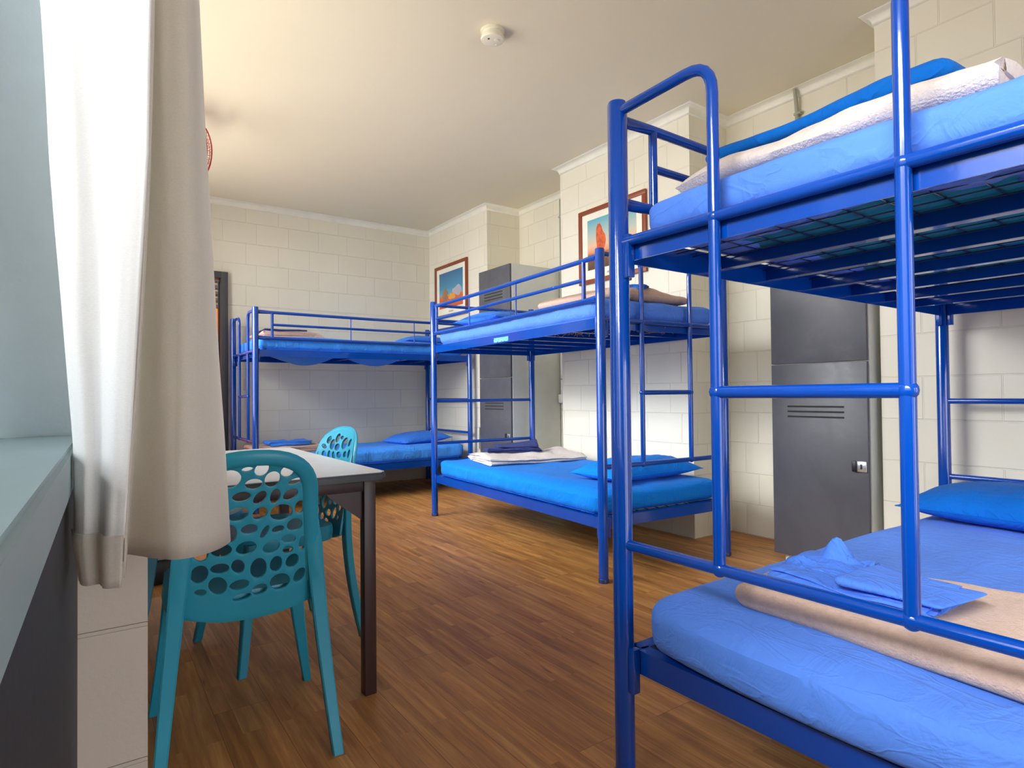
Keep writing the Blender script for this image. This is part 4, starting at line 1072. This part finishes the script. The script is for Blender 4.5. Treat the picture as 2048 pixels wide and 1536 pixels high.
    for sx in (-1, 1):
        leg(sx, (0.142, back_pt(0.142, 0.70).y + 0.002, 0.70), (0.168, -0.150, 0.40), (0.206, -0.245, 0.0), 0.046, 0.026, 0.027, 0.030, True)
        leg(sx, (0.165, 0.175, 0.425), (0.180, 0.185, 0.25), (0.220, 0.226, 0.0), 0.052, 0.040, 0.024, 0.028)
    return t
chair('turquoise perforated plastic chair in front, its back to the camera', (0.352, 1.852, 0), R(-5))
chair('turquoise perforated plastic chair at the right side of the table', (0.600, 2.45, 0), R(100))
chair('turquoise perforated plastic chair at the far end of the table', (0.37, 3.06, 0), R(184))

# bin on the floor under the table's far side
t = thing('storage_tub', 'black tub with pale papers on top, on the floor below the curtain', 'tub', (0.27, 3.62, 0))
bm = bmesh.new(); bx(bm, (0, 0, 0.06), (0.30, 0.22, 0.12), 0.01); obj('tub', bm, mt['black'], t)
bm = bmesh.new(); bx(bm, (0.0, 0, 0.128), (0.26, 0.20, 0.012), 0.001); bx(bm, (0.02, 0, 0.142), (0.27, 0.19, 0.010), 0.001); obj('papers', bm, mt['white'], t)

# ------------------------------------------------------------------ curtain
cu = thing('curtain', 'cream linen curtain with white lining bunched at the left edge', 'curtain', (0, 0, 0))
def interp(tab, z):
    tab = sorted(tab, key=lambda p: p[2])
    if z <= tab[0][2]: a, b = tab[0], tab[1]
    elif z >= tab[-1][2]: a, b = tab[-2], tab[-1]
    else:
        for a, b in zip(tab, tab[1:]):
            if a[2] <= z <= b[2]: break
    t_ = (z - a[2]) / (b[2] - a[2]); return Vector((a[0] + (b[0] - a[0]) * t_, a[1] + (b[1] - a[1]) * t_))
CA = [(-0.0406, 0.7757, 1.3466), (-0.0341, 0.7742, 1.193), (-0.0235, 0.7698, 1.0395), (-0.0137, 0.7658, 0.8961), (-0.0128, 0.7671, 0.7989), (-0.0064, 0.7636, 0.7503), (-0.10, 0.775, 2.15)]
CB = [(0.0489, 0.6893, 1.3323), (0.047, 0.6936, 1.1839), (0.0402, 0.7012, 1.0354), (0.0331, 0.7089, 0.8969), (0.0279, 0.7144, 0.803), (0.0263, 0.7164, 0.7545), (0.062, 0.68, 2.15)]
CV = [(0.059, 0.8029, 1.3979), (0.0563, 0.8082, 1.2247), (0.0484, 0.8171, 1.0515), (0.0405, 0.8257, 0.8899), (0.0339, 0.8324, 0.7803), (0.0311, 0.8349, 0.7537), (0.075, 0.79, 2.15)]
CD = [(0.0752, 0.7675, 1.3845), (0.0777, 0.7691, 1.2162), (0.0802, 0.7706, 1.0479), (0.078, 0.7752, 0.8908), (0.0781, 0.7772, 0.7843), (0.0781, 0.7776, 0.7629), (0.085, 0.76, 2.15)]
CE = [(0.109, 0.8645, 1.4498), (0.1198, 0.8608, 1.2566), (0.1305, 0.8571, 1.0634), (0.1412, 0.8532, 0.8831), (0.1472, 0.8515, 0.7608), (0.1477, 0.8513, 0.7531), (0.09, 0.87, 2.15)]
def spline(ctrl, n):
    out = []
    P = [ctrl[0] * 2 - ctrl[1]] + ctrl + [ctrl[-1] * 2 - ctrl[-2]]
    for i in range(1, len(P) - 2):
        for k in range(n):
            t_ = k / n
            out.append(0.5 * ((2 * P[i]) + (-P[i - 1] + P[i + 1]) * t_ + (2 * P[i - 1] - 5 * P[i] + 4 * P[i + 1] - P[i + 2]) * t_ ** 2 + (-P[i - 1] + 3 * P[i] - 3 * P[i + 1] + P[i + 2]) * t_ ** 3))
    out.append(ctrl[-1]); return out
def drape(name, ctrl_at, z0, z1, nzs, m, parent, th=0.0016, push=0.0, z0f=None):
    bm = bmesh.new(); rows = []
    for j in range(nzs + 1):
        f_ = j / nzs
        base = spline(ctrl_at(z0 + (z1 - z0) * f_), 9)
        row = []
        for i, p in enumerate(base):
            zb = z0f(i / (len(base) - 1)) if z0f else z0
            z = zb + (z1 - zb) * f_
            c = spline(ctrl_at(z), 9)[i]
            wob = 0.0012 * nz(i * 0.3, z * 5, 0, 1, 5)
            row.append(bm.verts.new((c.x + wob, c.y + wob, z)))
        rows.append(row)
    for a, b in zip(rows, rows[1:]):
        for k in range(len(a) - 1): bm.faces.new((a[k], a[k + 1], b[k + 1], b[k]))
    o = obj(name, bm, m, parent, ang=80)
    md = o.modifiers.new('s', 'SOLIDIFY'); md.thickness = th; md.offset = 0
    return o
def ctrl_face(z):
    b, v, d, e = interp(CB, z), interp(CV, z), interp(CD, z), interp(CE, z)
    back = e + Vector((-0.02, 0.035))
    m1_ = (b + v) / 2 + Vector((0.002, 0))
    return [b + Vector((0.0012, 0.002)), m1_, v, d + Vector((-0.012, 0.010)), d + Vector((0.012, -0.001)), (d + e) / 2 + Vector((0.012, -0.012)), e, back, back + Vector((-0.05, 0.0)), back + Vector((-0.07, 0.03))]
def ctrl_line(z):
    a, b = interp(CA, z), interp(CB, z)
    back = a + Vector((0.004, 0.03))
    mid = a * 0.5 + b * 0.5
    return [back + Vector((0.03, 0.02)), back, a, a * 0.78 + b * 0.22 + Vector((-0.002, -0.010)), mid + Vector((0.0, 0.002)), a * 0.25 + b * 0.75 + Vector((-0.004, -0.006)), b]
drape('face_panel', ctrl_face, 0.768, 2.15, 60, mt['curtain'], cu, z0f=lambda s_: 0.760 - 0.008 * s_)
drape('lining', ctrl_line, 0.800, 2.15, 60, mt['lining'], cu)
hem = drape('hem', lambda z: [p + Vector((-0.0012, -0.0018)) for p in ctrl_line(z)], 0.752, 0.803, 6, mt['curtain'], cu, 0.003)
pipe('curtain_rod', [(-0.05, -1.7, 2.19), (0.05, 5.5, 2.19)], 0.010, mt['alu'], cu, 10)

# ------------------------------------------------------------------ red wall fan, almost hidden by the curtain
t = thing('wall_fan', 'red wire guard of a wall fan peeping out behind the curtain', 'fan', (0.0, 0, 0))
FC = Vector((0.505, 4.30, 2.50)); fd = Vector((0.75, -0.60, -0.25)).normalized()
rot = fd.to_track_quat('Z', 'Y').to_matrix()
def fp(x, y, z): return FC + rot @ Vector((x, y, z))
for rad, z in ((0.20, 0.0), (0.19, 0.04), (0.13, 0.065), (0.06, 0.075)):
    bm = bmesh.new(); tube(bm, [fp(rad * math.cos(2 * PI * k / 40), rad * math.sin(2 * PI * k / 40), z) for k in range(41)], 0.0045 if rad > 0.15 else 0.002, 6); obj('guard_ring', bm, mt['red'], t)
bm = bmesh.new()
for k in range(48):
    a = 2 * PI * k / 48; c_, s_ = math.cos(a), math.sin(a)
    tube(bm, [fp(0.05 * c_, 0.05 * s_, 0.077), fp(0.13 * c_, 0.13 * s_, 0.066), fp(0.19 * c_, 0.19 * s_, 0.04), fp(0.20 * c_, 0.20 * s_, 0.0), fp(0.19 * c_, 0.19 * s_, -0.05), fp(0.07 * c_, 0.07 * s_, -0.08)], 0.0014, 4)
obj('guard_wires', bm, mt['red'], t)
for k in range(3):
    bm = bmesh.new(); a0 = 2 * PI * k / 3; rr_ = []
    for i in range(9):
        r_ = 0.03 + 0.145 * i / 8; w_ = 0.5 + 0.25 * math.sin(i / 8 * PI)
        rr_.append([bm.verts.new(fp(r_ * math.cos(a0 + q_ * w_), r_ * math.sin(a0 + q_ * w_), -0.015 + 0.03 * q_)) for q_ in (-1, -0.5, 0, 0.5, 1)])
    for a, b in zip(rr_, rr_[1:]):
        for j in range(4): bm.faces.new((a[j], a[j + 1], b[j + 1], b[j]))
    bl = obj('blade', bm, mt['red'], t); md = bl.modifiers.new('s', 'SOLIDIFY'); md.thickness = 0.003
bm = bmesh.new(); tube(bm, [fp(0, 0, 0.03), fp(0, 0, -0.14)], 0.05, 20); obj('motor_housing', bm, mt['red'], t)
pipe('wall_arm', [fp(0, 0, -0.12), (0.16, 4.45, 2.36), (0.055, 4.46, 2.36)], 0.014, mt['red'], t, 10, 0.05)
